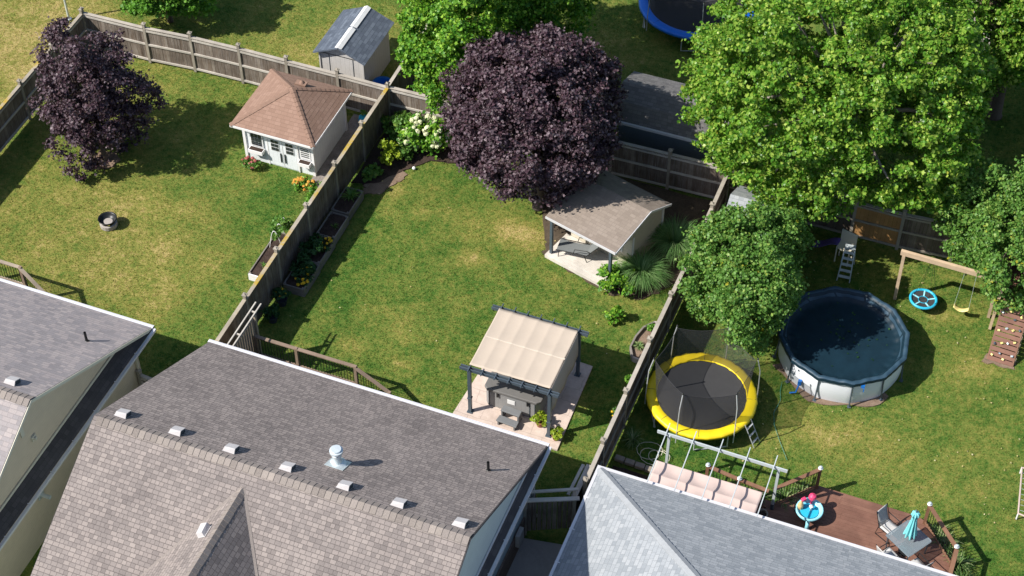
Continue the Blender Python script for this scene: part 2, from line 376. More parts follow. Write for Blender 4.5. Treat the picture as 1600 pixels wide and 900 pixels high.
def m_patio():
    q = NT('stamped_concrete').set(.75, 0, .3); uv = q.mapping(q.pos(), (1, 1, 1), (0, 0, .0))
    b = q.n('TexBrick', offset=.5, squash=1); b.inputs['Scale'].default_value = 1; b.inputs['Brick Width'].default_value = .9; b.inputs['Row Height'].default_value = .6
    b.inputs['Mortar Size'].default_value = .012; b.inputs['Color1'].default_value = (.5, .4, .34, 1); b.inputs['Color2'].default_value = (.58, .475, .41, 1); b.inputs['Mortar'].default_value = (.33, .26, .22, 1)
    wn = q.noise(q.pos(), 1.5, 3); v = q.n('VectorMath', operation='ADD'); q.l(uv, v.inputs[0])
    cb = q.n('CombineXYZ'); q.l(q.math('MULTIPLY', wn, .25), cb.inputs[0]); q.l(q.math('MULTIPLY', wn, .2), cb.inputs[1]); q.l(cb.outputs[0], v.inputs[1])
    q.l(v.outputs[0], b.inputs['Vector'])
    g = q.noise(q.pos(), 5, 6, .7)
    c = q.mix(.45, b.outputs['Color'], q.ramp(g, [(.3, (.36, .28, .235)), (.7, (.66, .55, .48))]))
    q.col(c); q.bump(g, .2, .01); return q.m
M['patio'] = m_patio()
# foliage
M['lf_purple'] = m_leaf('leaf_purple', [(.02, .009, .014), (.05, .024, .034), (.1, .062, .078), (.2, .15, .17), (.06, .035, .05), (.095, .05, .062)], .22, .5)
M['lf_light'] = m_leaf('leaf_light_green', [(.045, .15, .015), (.11, .28, .025), (.2, .39, .04), (.44, .56, .1), (.08, .22, .022), (.27, .45, .06)], .45, .35, patch=(.36, .36, .05), pscale=2.2, pth=.66)
M['lf_mid'] = m_leaf('leaf_mid_green', [(.055, .15, .022), (.105, .24, .04), (.18, .34, .07), (.07, .18, .028), (.3, .42, .09)], .38, .45, patch=(.42, .38, .03), pscale=2.6, pth=.65)
M['lf_deep'] = m_leaf('leaf_fresh_green', [(.035, .13, .01), (.08, .24, .018), (.16, .36, .03), (.3, .48, .05), (.06, .2, .02)], .35, .45)
M['lf_bright'] = m_leaf('leaf_bright_green', [(.07, .2, .02), (.12, .3, .03), (.2, .38, .05)], .35, .5)
M['lf_dark'] = m_leaf('leaf_dark_green', [(.012, .05, .012), (.025, .08, .02), (.04, .11, .03)], .25, .5)
M['lf_lime'] = m_leaf('leaf_lime', [(.25, .36, .02), (.38, .46, .04), (.16, .28, .02)], .35, .5)
M['lf_grass'] = m_leaf('ornamental_grass', [(.08, .18, .05), (.13, .27, .08), (.2, .36, .12), (.32, .44, .2)], .45, .5)
M['lf_strap'] = m_leaf('strap_leaf', [(.04, .11, .02), (.09, .18, .04), (.2, .28, .1), (.36, .4, .2)], .25, .5)
M['fl_white'] = m_leaf('bloom_white', [(.72, .72, .48), (.8, .8, .62), (.6, .66, .3)], .2, .7)
M['fl_orange'] = m_leaf('bloom_orange', [(.72, .3, .04), (.75, .42, .1), (.7, .5, .08)], .2, .7)
M['fl_yellow'] = m_leaf('bloom_yellow', [(.8, .6, .03), (.78, .45, .03)], .2, .7)
M['fl_pink'] = m_leaf('bloom_pink', [(.5, .12, .12), (.6, .22, .2), (.4, .1, .1)], .2, .7)
M['bark'] = m_plain('bark', (.12, .095, .08), .95, 0, .4, 12, .9, .1)
M['bark_pale'] = m_plain('bark_pale', (.26, .22, .2), .95, 0, .3, 12, .9, .1)

# ------------------------------------------------------------------ numpy meshes: leaves and grass
def np_mesh(name, verts, counts, idx, m, parent=None, attr=None):
    me = bpy.data.meshes.new(name)
    me.vertices.add(len(verts)); me.vertices.foreach_set('co', verts.astype(np.float32).ravel())
    me.loops.add(len(idx)); me.loops.foreach_set('vertex_index', idx.astype(np.int32))
    me.polygons.add(len(counts)); st = np.concatenate(([0], np.cumsum(counts)[:-1]))
    me.polygons.foreach_set('loop_start', st.astype(np.int32))
    me.update(calc_edges=True)
    if attr is not None:
        a = me.attributes.new('dry', 'FLOAT', 'POINT'); a.data.foreach_set('value', attr.astype(np.float32))
    me.materials.append(m)
    o = bpy.data.objects.new(name, me); COL.objects.link(o); o.parent = parent
    return o
def unit(a): return a/np.maximum(np.linalg.norm(a, axis=-1, keepdims=True), 1e-9)
LEAF = np.array([(0, 0, 0), (-.42, .22, .1), (-.5, .62, .14), (-.14, .66, .03), (0, 1.05, -.06), (.14, .66, .03), (.5, .62, .14), (.42, .22, .1)])
LEAFF = [(0, 1, 2, 3), (0, 3, 4, 5), (0, 5, 6, 7)]
def leaves(name, m, parent, c, nrm, size, rng, shape=LEAF, faces=LEAFF, along=None):
    n = len(c); nrm = unit(nrm)
    t = rng.normal(size=(n, 3)) if along is None else along
    t = unit(t-nrm*np.sum(t*nrm, 1, keepdims=True)); b = np.cross(nrm, t)
    sz = size[:, None]
    vs_ = np.stack([c+sz*(b*p[0]+t*(p[1]-.5)+nrm*p[2]) for p in shape], 1).reshape(-1, 3)
    k = len(shape); idx = []
    base = np.arange(n)*k
    F = np.concatenate([np.array(f) for f in faces]); cnt = [len(f) for f in faces]
    idx = (base[:, None]+F[None, :]).ravel(); counts = np.tile(cnt, n)
    return np_mesh(name, vs_, counts, idx, m, parent)
def clump_crown(name, m, parent, center, rad, nb, n, lsize, seed, blob=(.55, .95), up=.5, shell=.62, zmin=-.75, wob=.16):
    """many overlapping leaf clumps spread through an uneven ellipsoid, denser near the outside, with gaps between clumps"""
    g = np.random.default_rng(seed); rad = np.array(rad, float)
    d = unit(g.normal(size=(nb*3, 3))); d = d[d[:, 2] > zmin][:nb]; nb = len(d)
    lob = 1+wob*np.sin(3*np.arctan2(d[:, 1], d[:, 0])+seed)+wob*.8*np.sin(5*np.arctan2(d[:, 1], d[:, 0])+2*seed+3*d[:, 2])
    r = (shell+(1-shell)*g.random(nb)**.6)*lob
    r[:nb//6] *= g.random(nb//6)*.7
    bc = np.array(center)+d*rad*r[:, None]
    br = g.uniform(blob[0], blob[1], nb)
    k = g.integers(0, nb, n)
    ld = unit(g.normal(size=(n, 3))*np.array([1, 1, .75])+d[k]*.35+np.array([0, 0, .25]))
    lr = g.random(n)**.5; lr = np.where(g.random(n) < .22, lr*g.uniform(1.0, 1.75, n), lr)
    c = bc[k]+ld*br[k][:, None]*lr[:, None]*np.array([1.05, 1.05, .7])
    nrm = ld*.6+np.array([0, 0, up])+g.normal(size=(n, 3))*.62
    sz = lsize*g.uniform(.55, 1.5, n)
    return leaves(name, m, parent, c, nrm, sz, g), bc
def trunk_and_limbs(parent, base, bcs, r0, fork, m, seed, nl=16):
    g = random.Random(seed); b = MB(); base = Vector(base); top = base+Vector((g.uniform(-.1, .1), g.uniform(-.1, .1), fork))
    hi = Vector(np.mean(bcs, 0)); hi.z = fork+base.z+(max(q[2] for q in bcs)-fork-base.z)*.75
    b.tube([base-Vector((0, 0, .1)), base+Vector((0, 0, .12)), base.lerp(top, .5), top, top.lerp(hi, .5), hi], [r0*1.5, r0*1.15, r0*.95, r0*.85, r0*.5, r0*.12], 10)
    b.build('trunk', m, parent, W=True, smooth=True)
    idx = g.sample(range(len(bcs)), min(nl, len(bcs)))
    for i in idx:
        q = Vector(bcs[i]); t = g.uniform(0, .6); s0 = top.lerp(hi, t); mid = s0.lerp(q, .5)+Vector((g.uniform(-.2, .2), g.uniform(-.2, .2), g.uniform(.0, .35)))
        MB().tube([s0, mid, q], [r0*.38, r0*.22, r0*.06], 6).build('limb', m, parent, W=True, smooth=True)
def tree(name, label, group, center, rad, base, r0, fork, mats, nb, n, ls, seed, cat='tree', bark='bark', nl=14, **kw):
    t = T(name, label, cat, base, 0, group)
    g = []
    o, bc = clump_crown('crown', M[mats], None, center, rad, nb, n, ls, seed, **kw)
    o.parent = t; o.location = -Vector(base)
    trunk_and_limbs(t, base, bc, r0, fork, M[bark], seed, nl)
    return t
def shrub(name, label, cat, base, rad, n, ls, mats, seed, group=None, flowers=None, nb=26, stems=5, fl=None):
    """bushy plant: foliage + stems, optionally blooms"""
    t = T(name, label, cat, base, 0, group)
    c = Vector((0, 0, rad[2]*.85))
    o, bc = clump_crown('foliage', M[mats], t, tuple(c), rad, nb, n, ls, seed, blob=(.22*max(rad[0], .3), .42*max(rad[0], .3)), zmin=-.5)
    b = MB(); g = random.Random(seed)
    for i in range(stems):
        q = Vector(bc[g.randrange(len(bc))]); b.tube([(g.uniform(-.05, .05), g.uniform(-.05, .05), 0), (q.x*.4, q.y*.4, q.z*.5), tuple(q)], [.02, .014, .005], 5)
    b.build('stem', M['bark'], t)
    if flowers:
        fm, fn, fs = flowers; ng = np.random.default_rng(seed+5)
        d = unit(ng.normal(size=(fn*4, 3))); d = d[d[:, 2] > .1][:fn]
        for i in range(len(d)):
            p = np.array(c)+d[i]*np.array(rad)*ng.uniform(.95, 1.12)
            bloom(t, p, fs*ng.uniform(.75, 1.2), fm, ng)
    return t
def bloom(parent, p, r, m, ng, k=26):
    d = unit(ng.normal(size=(k, 3))+np.array([0, 0, .5]))
    o = leaves('bloom', M[m], parent, np.array(p)+d*r*.8, d, np.full(k, r*.95), ng, shape=np.array([(-.4, 0, 0), (.4, 0, 0), (.5, 1, 0), (-.5, 1, 0)]), faces=[(0, 1, 2, 3)])
    return o
def strap_tuft(name, label, cat, base, n, L, h, wd, mats, seed, group=None, part='foliage'):
    """arching strap leaves or ornamental grass: every blade a bent strip"""
    t = T(name, label, cat, base, 0, group); g = np.random.default_rng(seed)
    az = g.uniform(0, 2*np.pi, n); ln = L*g.uniform(.45, 1.1, n); hh = h*g.uniform(.6, 1.15, n); r0 = g.uniform(0, .18*L, n)
    S = 5; vs_ = np.zeros((n, 2*S, 3))
    dx, dy = np.cos(az), np.sin(az); px, py = -dy, dx
    for i in range(S):
        u = i/(S-1); rr = r0+ln*u**1.15; zz = hh*(1-(1-u*1.35)**2)*(1 if True else 0)
        zz = np.maximum(hh*(2.1*u-1.45*u*u), .01)
        ww = wd*(1-u*.85)/2
        for s_ in (0, 1):
            sg = ww*(1 if s_ else -1)
            vs_[:, i*2+s_, 0] = dx*rr+px*sg; vs_[:, i*2+s_, 1] = dy*rr+py*sg; vs_[:, i*2+s_, 2] = zz
    F = np.array([(2*i, 2*i+1, 2*i+3, 2*i+2) for i in range(S-1)]).ravel()
    idx = (np.arange(n)[:, None]*2*S+F[None, :]).ravel()
    np_mesh(part, vs_.reshape(-1, 3), np.full(n*(S-1), 4), idx, M[mats], t)
    return t

# ------------------------------------------------------------------ ground
SPOTS = [  # x, y, radius x, radius y, dryness of the turf there
 (-16, -3.5, 5.5, 3.5, .2), (-12, -4.5, 3, 2.5, .16), (-17, 3, 3, 1.5, .1), (-19, 5, 3, 2, .1), (-15.5, -1.2, 2.5, 1, .18), (-9.5, -5.5, 1.2, 3, -.2), (-10, .5, 1.2, 2, -.22),
 (-2.0, .9, .55, .4, .42), (-1.2, 2.6, 1.5, .9, .28), (-.2, 2.8, 1.1, .8, .3), (-4.8, 2.2, .7, .5, .12), (-3, -3.3, 1.6, .9, .12), (-4.3, -4.6, .7, .35, .3), (-2.2, -4.8, .5, .25, .28), (-3.6, 2.8, 1.3, .5, .16),
 (-6.0, 3.2, .35, .9, .4), (-5.6, -2, .9, 3, -.1), (-1.5, -1.4, .5, .35, .12), (1.6, -.9, 1.3, .8, -.05), (1.5, 1.0, .6, .35, .22), (4.4, .9, 1.2, .7, .1), (5.1, -6.6, .9, 1.2, .08),
 (12.8, -2.3, 2.2, .8, .28), (16, -3.2, 2.5, 1.2, .14), (10.8, -3.6, 1.6, 1, .14), (15.8, 1.2, 1.5, 1.2, .08), (16.7, 2.3, .8, .5, .3), (14.9, 4.4, .7, .4, .32), (17.3, -1.2, 1, 1, .1), (18, -6, 1.5, 2, -.1),
 (8.5, -4.8, 2.5, 1.3, -.2), (-4, 11, 8, 3, .16), (-14, 10, 6, 3, .12), (-24, 6, 4, 5, .28), (-12, 9, 3, 1.6, .12), (-1, 14, 3, 2, .18), (12.5, 6.2, 1.5, .8, .18), (14.6, 3, 1.5, 1.3, .02)]
def dryness(x, y):
    d = np.full(x.shape, .435)
    for a, b, rx, ry, s in SPOTS: d = d+s*np.exp(-((x-a)/rx)**2-((y-b)/ry)**2)
    d = d+np.where((x < -7.9) & (y < 6.7), .04, 0)+np.where(x < -21.6, .14, 0)
    return d
gx = np.arange(-34, 30.01, .25); gy = np.arange(-26, 34.01, .25)
X, Y = np.meshgrid(gx, gy, indexing='ij'); nx, ny = X.shape
Z = .012*np.sin(X*1.3+.7*Y)+.01*np.sin(Y*1.9-X*.6); Z[0] = Z[-1] = 0; Z[:, 0] = Z[:, -1] = 0; Z -= .022; 
vt = np.stack([X, Y, Z], -1).reshape(-1, 3)
i, j = np.meshgrid(np.arange(nx-1), np.arange(ny-1), indexing='ij'); q0 = (i*ny+j).ravel()
qd = np.stack([q0, q0+ny, q0+ny+1, q0+1], 1)
far = np.array([(-900, -900), (-34, -900), (30, -900), (900, -900), (-900, -26), (-34, -26), (30, -26), (900, -26), (-900, 34), (-34, 34), (30, 34), (900, 34), (-900, 900), (-34, 900), (30, 900), (900, 900)], float)
fv = np.concatenate([far, np.full((16, 1), -.022)], 1); nb0 = len(vt)
fq = np.array([[a*4+b, a*4+b+1, a*4+b+5, a*4+b+4] for a in range(3) for b in range(3) if not (a == 1 and b == 1)])+nb0
vt = np.concatenate([vt, fv]); qd = np.concatenate([qd, fq])
ground = np_mesh('ground', vt, np.full(len(qd), 4), qd.ravel(), M['lawn'], attr=np.clip(dryness(vt[:, 0], vt[:, 1]), 0, 1))
tag(ground, kind='structure')
def sheet(name, pts, m, z=.012, wob=0, kind='structure', n=6):
    P_ = []; g = random.Random(len(name)*7+len(pts)); k = len(pts)
    for i in range(k):
        a = Vector(pts[i]); b = Vector(pts[(i+1) % k])
        for j in range(n): 
            p = a.lerp(b, j/n); P_.append((p.x+g.uniform(-wob, wob), p.y+g.uniform(-wob, wob)))
    o = MB().prism(P_, -.05, z).build(name, M[m]); tag(o, kind=kind); return P_
NOGRASS = []
def ng(pts): NOGRASS.append(np.array(pts))
ng(sheet('mulch_bed', [(-7.8, 2.9), (-6.9, 3.2), (-6.2, 4.3), (-5.4, 5.2), (-4.1, 5.5), (-2.8, 5.6), (-2.2, 6.7), (-7.8, 6.65)], 'mulch', .03, .05))
ng(sheet('bare_soil', [(-7.1, 2.5), (-6.5, 2.7), (-6.2, 3.5), (-5.9, 4.2), (-6.6, 4.1), (-7.3, 3.2)], 'soil', .014, .1))
ng(sheet('gravel_path', [(-9.32, 2.4), (-7.95, 1.9), (-7.95, 6.6), (-9.4, 6.6)], 'gravel', .02, .0))
ng(sheet('mulch_ring', [(-17.9, .3), (-17.4, .05), (-16.9, .3), (-16.8, .8), (-17.2, 1.1), (-17.8, 1.0)], 'soil', .03, .04))
ng(sheet('soil_bed', [(3.1, 1.2), (3.6, 1.05), (4.5, 1.2), (5.5, 2.2), (5.85, 4.6), (5.85, 7.0), (-2.0, 7.0), (-1.2, 5.6), (.3, 2.7), (.46, 1.97), (2.95, 1.18)], 'soil_dark', .018, .1))
ng(sheet('mulch_patch', [(3.2, 1.35), (4.6, 1.15), (4.9, 1.6), (4.2, 2.1), (3.2, 1.9)], 'mulch', .03, .05))
ng(sheet('soil_ring', [(11.92+2.1*math.cos(R(a)), 1.12+2.1*math.sin(R(a))) for a in range(-150, -29, 12)][::-1]+[(11.92+(2.32+.14*math.sin(a*.11))*math.cos(R(a)), 1.12+(2.32+.14*math.sin(a*.11))*math.sin(R(a))) for a in range(-150, -29, 12)], 'soil', .012, .03, n=2))
ng(sheet('soil_under_ramp', [(16.65, 2.72), (17.75, 2.68), (17.75, 3.1), (16.65, 3.1)], 'soil', .014, .08))
ng(sheet('soil_strip', [(6.05, -6.3), (7.3, -6.3), (7.4, -8.7), (6.0, -8.7)], 'mulch', .016, .03))
ng(sheet('concrete_walk', [(4.15, -20), (5.85, -20), (5.75, -11.5), (5.6, -9.9), (4.15, -10.15)], 'conc', .03))
ng(sheet('concrete_patio', [(.24, -6.35), (4.12, -6.4), (4.0, -2.5), (.55, -2.35)], 'patio', .05))
sheet('concrete_pad', [(11.2, 19.6), (13.6, 19.6), (13.6, 24), (10.6, 24)], 'conc', .03); 
for p in ([(-12.3, 2.7), (-9.2, 2.7), (-9.2, 5.7), (-12.3, 5.7)], [(-21.6, -30), (-9.9, -30), (-9.9, -9), (-21.6, -9)], [(-7.3, -30), (4.2, -30), (4.2, -9), (-7.3, -9)], [(6.9, -30), (20, -30), (20, -9), (6.9, -9)],
          [(11, -6.5), (12.7, -4.8), (16.2, -4.9), (17.6, -6.5), (17.4, -9), (8, -9), (7.8, -6)], [(-7.1, -9), (-7.1, -6.7), (-2.6, -6.7), (-2.6, -9)], [(9.7, -.2), (12.2, -1.0), (14.2, .4), (14.2, 2.4), (12.5, 3.6), (10.2, 3), (9.6, 1.4)], [(-7.8, -3.3), (-6.7, -3.3), (-6.7, 2.3), (-7.8, 2.3)]): ng(p)
def inside(poly, x, y):
    r = np.zeros(x.shape, bool); n = len(poly); j = n-1
    for i in range(n):
        xi, yi = poly[i]; xj, yj = poly[j]
        if yi != yj: r ^= ((yi > y) != (yj > y)) & (x < (xj-xi)*(y-yi)/(yj-yi)+xi)
        j = i
    return r
def grass_field(n, seed):
    g = np.random.default_rng(seed); x = g.uniform(-27, 20.5, n); y = g.uniform(-9.5, 18, n)
    keep = np.ones(n, bool)
    for p in NOGRASS: keep &= ~inside(p, x, y)
    keep &= ~((y > 12) & (x < -20)); x = x[keep]; y = y[keep]; n = len(x)
    dr = np.clip(dryness(x, y), 0, 1)
    tall = .05+.03*g.random(n)+.09*np.exp(-((x-5.95)/.25)**2)*g.random(n)+.06*np.exp(-((y-6.75)/.2)**2)*g.random(n)
    z = .012*np.sin(x*1.3+.7*y)+.01*np.sin(y*1.9-x*.6)-.024
    az = g.uniform(0, 2*np.pi, n); lean = g.uniform(.2, 1.1, n)*tall; wd = g.uniform(.012, .028, n)
    dx, dy = np.cos(az), np.sin(az); a2 = g.uniform(0, 2*np.pi, n)
    v = np.zeros((n, 3, 3)); px, py = np.cos(a2)*wd/2, np.sin(a2)*wd/2
    v[:, 0, 0] = x-px; v[:, 0, 1] = y-py; v[:, 0, 2] = z; v[:, 1, 0] = x+px; v[:, 1, 1] = y+py; v[:, 1, 2] = z
    v[:, 2, 0] = x+dx*lean; v[:, 2, 1] = y+dy*lean; v[:, 2, 2] = z+tall
    o = np_mesh('lawn_grass', v.reshape(-1, 3), np.full(n, 3), np.arange(n*3), M['blade'], attr=np.repeat(dr, 3))
    tag(o, 'short mown grass of the lawns, green with straw coloured dry patches', 'grass', kind='stuff')
grass_field(420000, 3)
# fallen leaves and bits on the lawn
g = np.random.default_rng(12); n = 260
x = np.concatenate([g.uniform(9.5, 19, 180), g.uniform(-7, 5.5, 50), g.uniform(7, 14, 30)]); y = np.concatenate([g.uniform(-5, 6.5, 180), g.uniform(-5, 5, 50), g.uniform(3, 6.5, 30)])
keep = ~(((x-11.9)**2+(y-1.12)**2) < 2.4**2)
c = np.stack([x, y, np.full(n, .03)], 1)[keep]
o = leaves('fallen_leaves', M['fl_yellow'], None, c, np.tile([0, 0, 1.], (len(c), 1))+g.normal(size=(len(c), 3))*.2, g.uniform(.03, .075, len(c)), g)
o.data.materials[0] = m_leaf('dry_leaf', [(.35, .3, .1), (.5, .4, .2), (.28, .26, .08), (.55, .5, .3)], .1, .7)
tag(o, 'pale yellow fallen leaves scattered over the lawn', 'leaf litter', kind='stuff')

# ------------------------------------------------------------------ fences
def fence(name, label, pts, h=1.8, side=1, board='fence', rng=0, posts=True, brown=None, cap='cap_plain', skipfirst=False):
    """pts: post positions; side: +1 rails on the left of travel"""
    t = T(name, label, 'fence', (pts[0][0], pts[0][1], 0)); g = random.Random(rng)
    for i, (x, y) in enumerate(pts):
        if posts and not (skipfirst and i == 0):
            ph = h+.2; o = MB(); hh = .052
            a = math.atan2(pts[-1][1]-pts[0][1], pts[-1][0]-pts[0][0])
            o.box((x, y, ph/2), (.115, .115, ph), a); o.box((x, y, ph+.012), (.17, .17, .03), a)
            o.add([(x+math.cos(a+q)*.085, y+math.sin(a+q)*.085, ph+.025) for q in (.785, 2.356, 3.927, 5.498)]+[(x, y, ph+.075)], [(0, 1, 4), (1, 2, 4), (2, 3, 4), (3, 0, 4)])
            o.build('post', M['post'], t, W=True)
        if i == len(pts)-1: break
        p = Vector((*pts[i], 0)); q = Vector((*pts[i+1], 0)); d = (q-p); L = d.length; d.normalize(); nrm = Vector((-d.y, d.x, 0))*side
        e0 = .05; nb = max(2, round((L-.1)/.15)); bw = (L-.1)/nb; pm = MB()
        for k in range(nb):
            c = p+d*(e0+bw*(k+.5))-nrm*.012+nrm*g.uniform(-.005, .005); hh = h-.03-g.random()*.012; zb = .05+g.random()*.03
            pm.box((c.x, c.y, (hh+zb)/2), (bw-.005, .019, hh-zb), math.atan2(d.y, d.x)+g.uniform(-.01, .01), ry=g.uniform(-.006, .006))
        bm_ = M['fence_brown'] if brown and i in brown else M[board]
        pm.build('board_panel', bm_, t, W=True)
        for zz, nm in ((.16, 'lower_rail'), (.95, 'middle_rail'), (h-.13, 'upper_rail')):
            a = p+d*.055+nrm*.026+Vector((0, 0, zz)); b = q-d*.055+nrm*.026+Vector((0, 0, zz+g.uniform(-.012, .012)))
            MB().beam(a, b, .045, .09).build(nm, M['rail'] if board != 'fence_dark' else M['post'], t, W=True)
        a = p+d*.055+Vector((0, 0, h+g.uniform(-.004, .004))); b = q-d*.055+Vector((0, 0, h+g.uniform(-.012, .004)))
        MB().beam(a, b, .14, .035).build('cap_rail', M[cap], t, W=True)
    return t
def run(p, q, step=2.42):
    L = math.hypot(q[0]-p[0], q[1]-p[1]); n = max(1, round(L/step)); return [(p[0]+(q[0]-p[0])*i/n, p[1]+(q[1]-p[1])*i/n) for i in range(n+1)]
XL = -7.86; XR = 5.98
fence('privacy_fence', 'weathered board fence with yellow lichened cap between the left yard and middle lawn', [(XL, 6.7), (XL, 4.26), (XL, 1.84), (XL, -.58), (XL, -3.0), (XL, -5.42), (XL, -7.84), (XL, -9.2)], side=-1, rng=1, cap='cap')
fence('privacy_fence', 'sunlit grey board fence behind the tan hip roofed shed', [(-24.0, 6.4), (-21.5, 6.45), (-18.63, 6.5), (-16.6, 6.66), (-14.43, 6.72), (-12.3, 6.72), (-10.05, 6.73), (XL, 6.7)][1:], side=-1, rng=2)
fence('privacy_fence', 'grey board fence behind the white hydrangeas and dark purple tree', run((XL+.01, 6.74), (XR-.01, 7.1), 2.33), side=-1, rng=3, skipfirst=True)
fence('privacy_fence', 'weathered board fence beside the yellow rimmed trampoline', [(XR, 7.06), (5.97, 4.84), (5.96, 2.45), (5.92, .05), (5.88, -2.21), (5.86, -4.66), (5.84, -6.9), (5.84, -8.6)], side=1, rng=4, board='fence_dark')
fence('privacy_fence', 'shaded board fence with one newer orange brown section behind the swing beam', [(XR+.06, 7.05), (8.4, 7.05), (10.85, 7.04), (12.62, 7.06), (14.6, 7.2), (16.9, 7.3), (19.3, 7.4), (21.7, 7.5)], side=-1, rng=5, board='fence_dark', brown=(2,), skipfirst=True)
fence('privacy_fence', 'board fence on the far left, beyond the small purple tree', [(-21.35, -8), (-21.3, -5.6), (-21.3, -3.2), (-21.35, -.8), (-21.4, 1.6), (-21.45, 4.0), (-21.5, 6.4)], side=-1, rng=6, cap='cap')
fence('privacy_fence', 'fence spur running back from the corner post beside the grey ridge shed', run((-7.88, 6.78), (-7.95, 11.6)), side=1, rng=7, skipfirst=True)
fence('low_fence', 'dark fence piece in the gap between the two left houses', [(-9.85, -9.45), (-8.7, -9.55), (-7.95, -9.6)], h=1.3, side=-1, rng=8, board='fence')
# side gate between the middle house and the right fence
t = T('garden_gate', 'grey twin rail gate frame spanning the shaded gap between two houses', 'gate', (5.0, -9.7, 0))
MB().beam((4.2, -9.72, 1.92), (5.75, -8.98, 1.92), .09, .06).build('top_rail', M['rail'], t, W=True)
MB().beam((4.2, -10.05, 1.9), (5.9, -9.3, 1.9), .14, .05).build('top_rail', M['rail'], t, W=True)
for x, y in ((4.28, -9.85), (5.7, -9.2)): MB().box((x, y, .95), (.1, .3, 1.88), .4).build('post', M['post'], t, W=True)
pm = MB()
for k in range(9): pm.box((4.42+k*.145, -9.82+k*.07, .88), (.13, .02, 1.55), .45)
pm.build('board_panel', M['fence'], t, W=True)
t = T('low_fence', 'short grey fence return with double cap beside the gate frame', 'fence', (5.6, -8.3, 0))
MB().beam((5.5, -7.8, 1.62), (5.45, -9.1, 1.62), .1, .04).build('cap_rail', M['rail'], t, W=True)
MB().beam((5.68, -7.75, 1.62), (5.66, -9.15, 1.62), .17, .04).build('cap_rail', M['rail'], t, W=True)
for y in (-7.85, -9.0): MB().box((5.58, y, .8), (.1, .1, 1.58)).build('post', M['post'], t, W=True)
MB().box((5.58, -8.42, .8), (.02, 1.05, 1.5)).build('board_panel', M['fence'], t, W=True)

# ------------------------------------------------------------------ houses
K = .537
def ridge_caps(t, p, q, wd, slope, m, step=.17, name='ridge_cap', rise=.03, lift=.022):
    """overlapping cap shingles folded over a ridge or hip"""
    p = Vector(p); q = Vector(q); d = q-p; L = d.length; d.normalize(); a = d.cross(Vector((0, 0, 1))).normalized(); b = MB(); g = random.Random(int(L*100))
    n = int(L/step)
    for i in range(n):
        s0 = p+d*(i*step); s1 = s0+d*(step*1.08); l0 = rise+lift; l1 = rise+.004
        ww = wd*(1+g.uniform(-.05, .05)); dz = -ww*slope
        f = lambda s_, l, sg, w_: s_+a*(sg*w_)+Vector((0, 0, l+(dz if w_ else 0)))
        b.add([f(s0, l0, -1, ww), f(s0, l0, 0, 0), f(s0, l0, 1, ww), f(s1, l1, -1, ww), f(s1, l1, 0, 0), f(s1, l1, 1, ww), f(s0, 0, -1, ww), f(s0, 0, 0, 0), f(s0, 0, 1, ww)],
              [(0, 1, 4, 3), (1, 2, 5, 4), (0, 6, 7, 1), (1, 7, 8, 2), (0, 3, 6), (2, 8, 5)])
    return b.build(name, M[m], t, W=True)
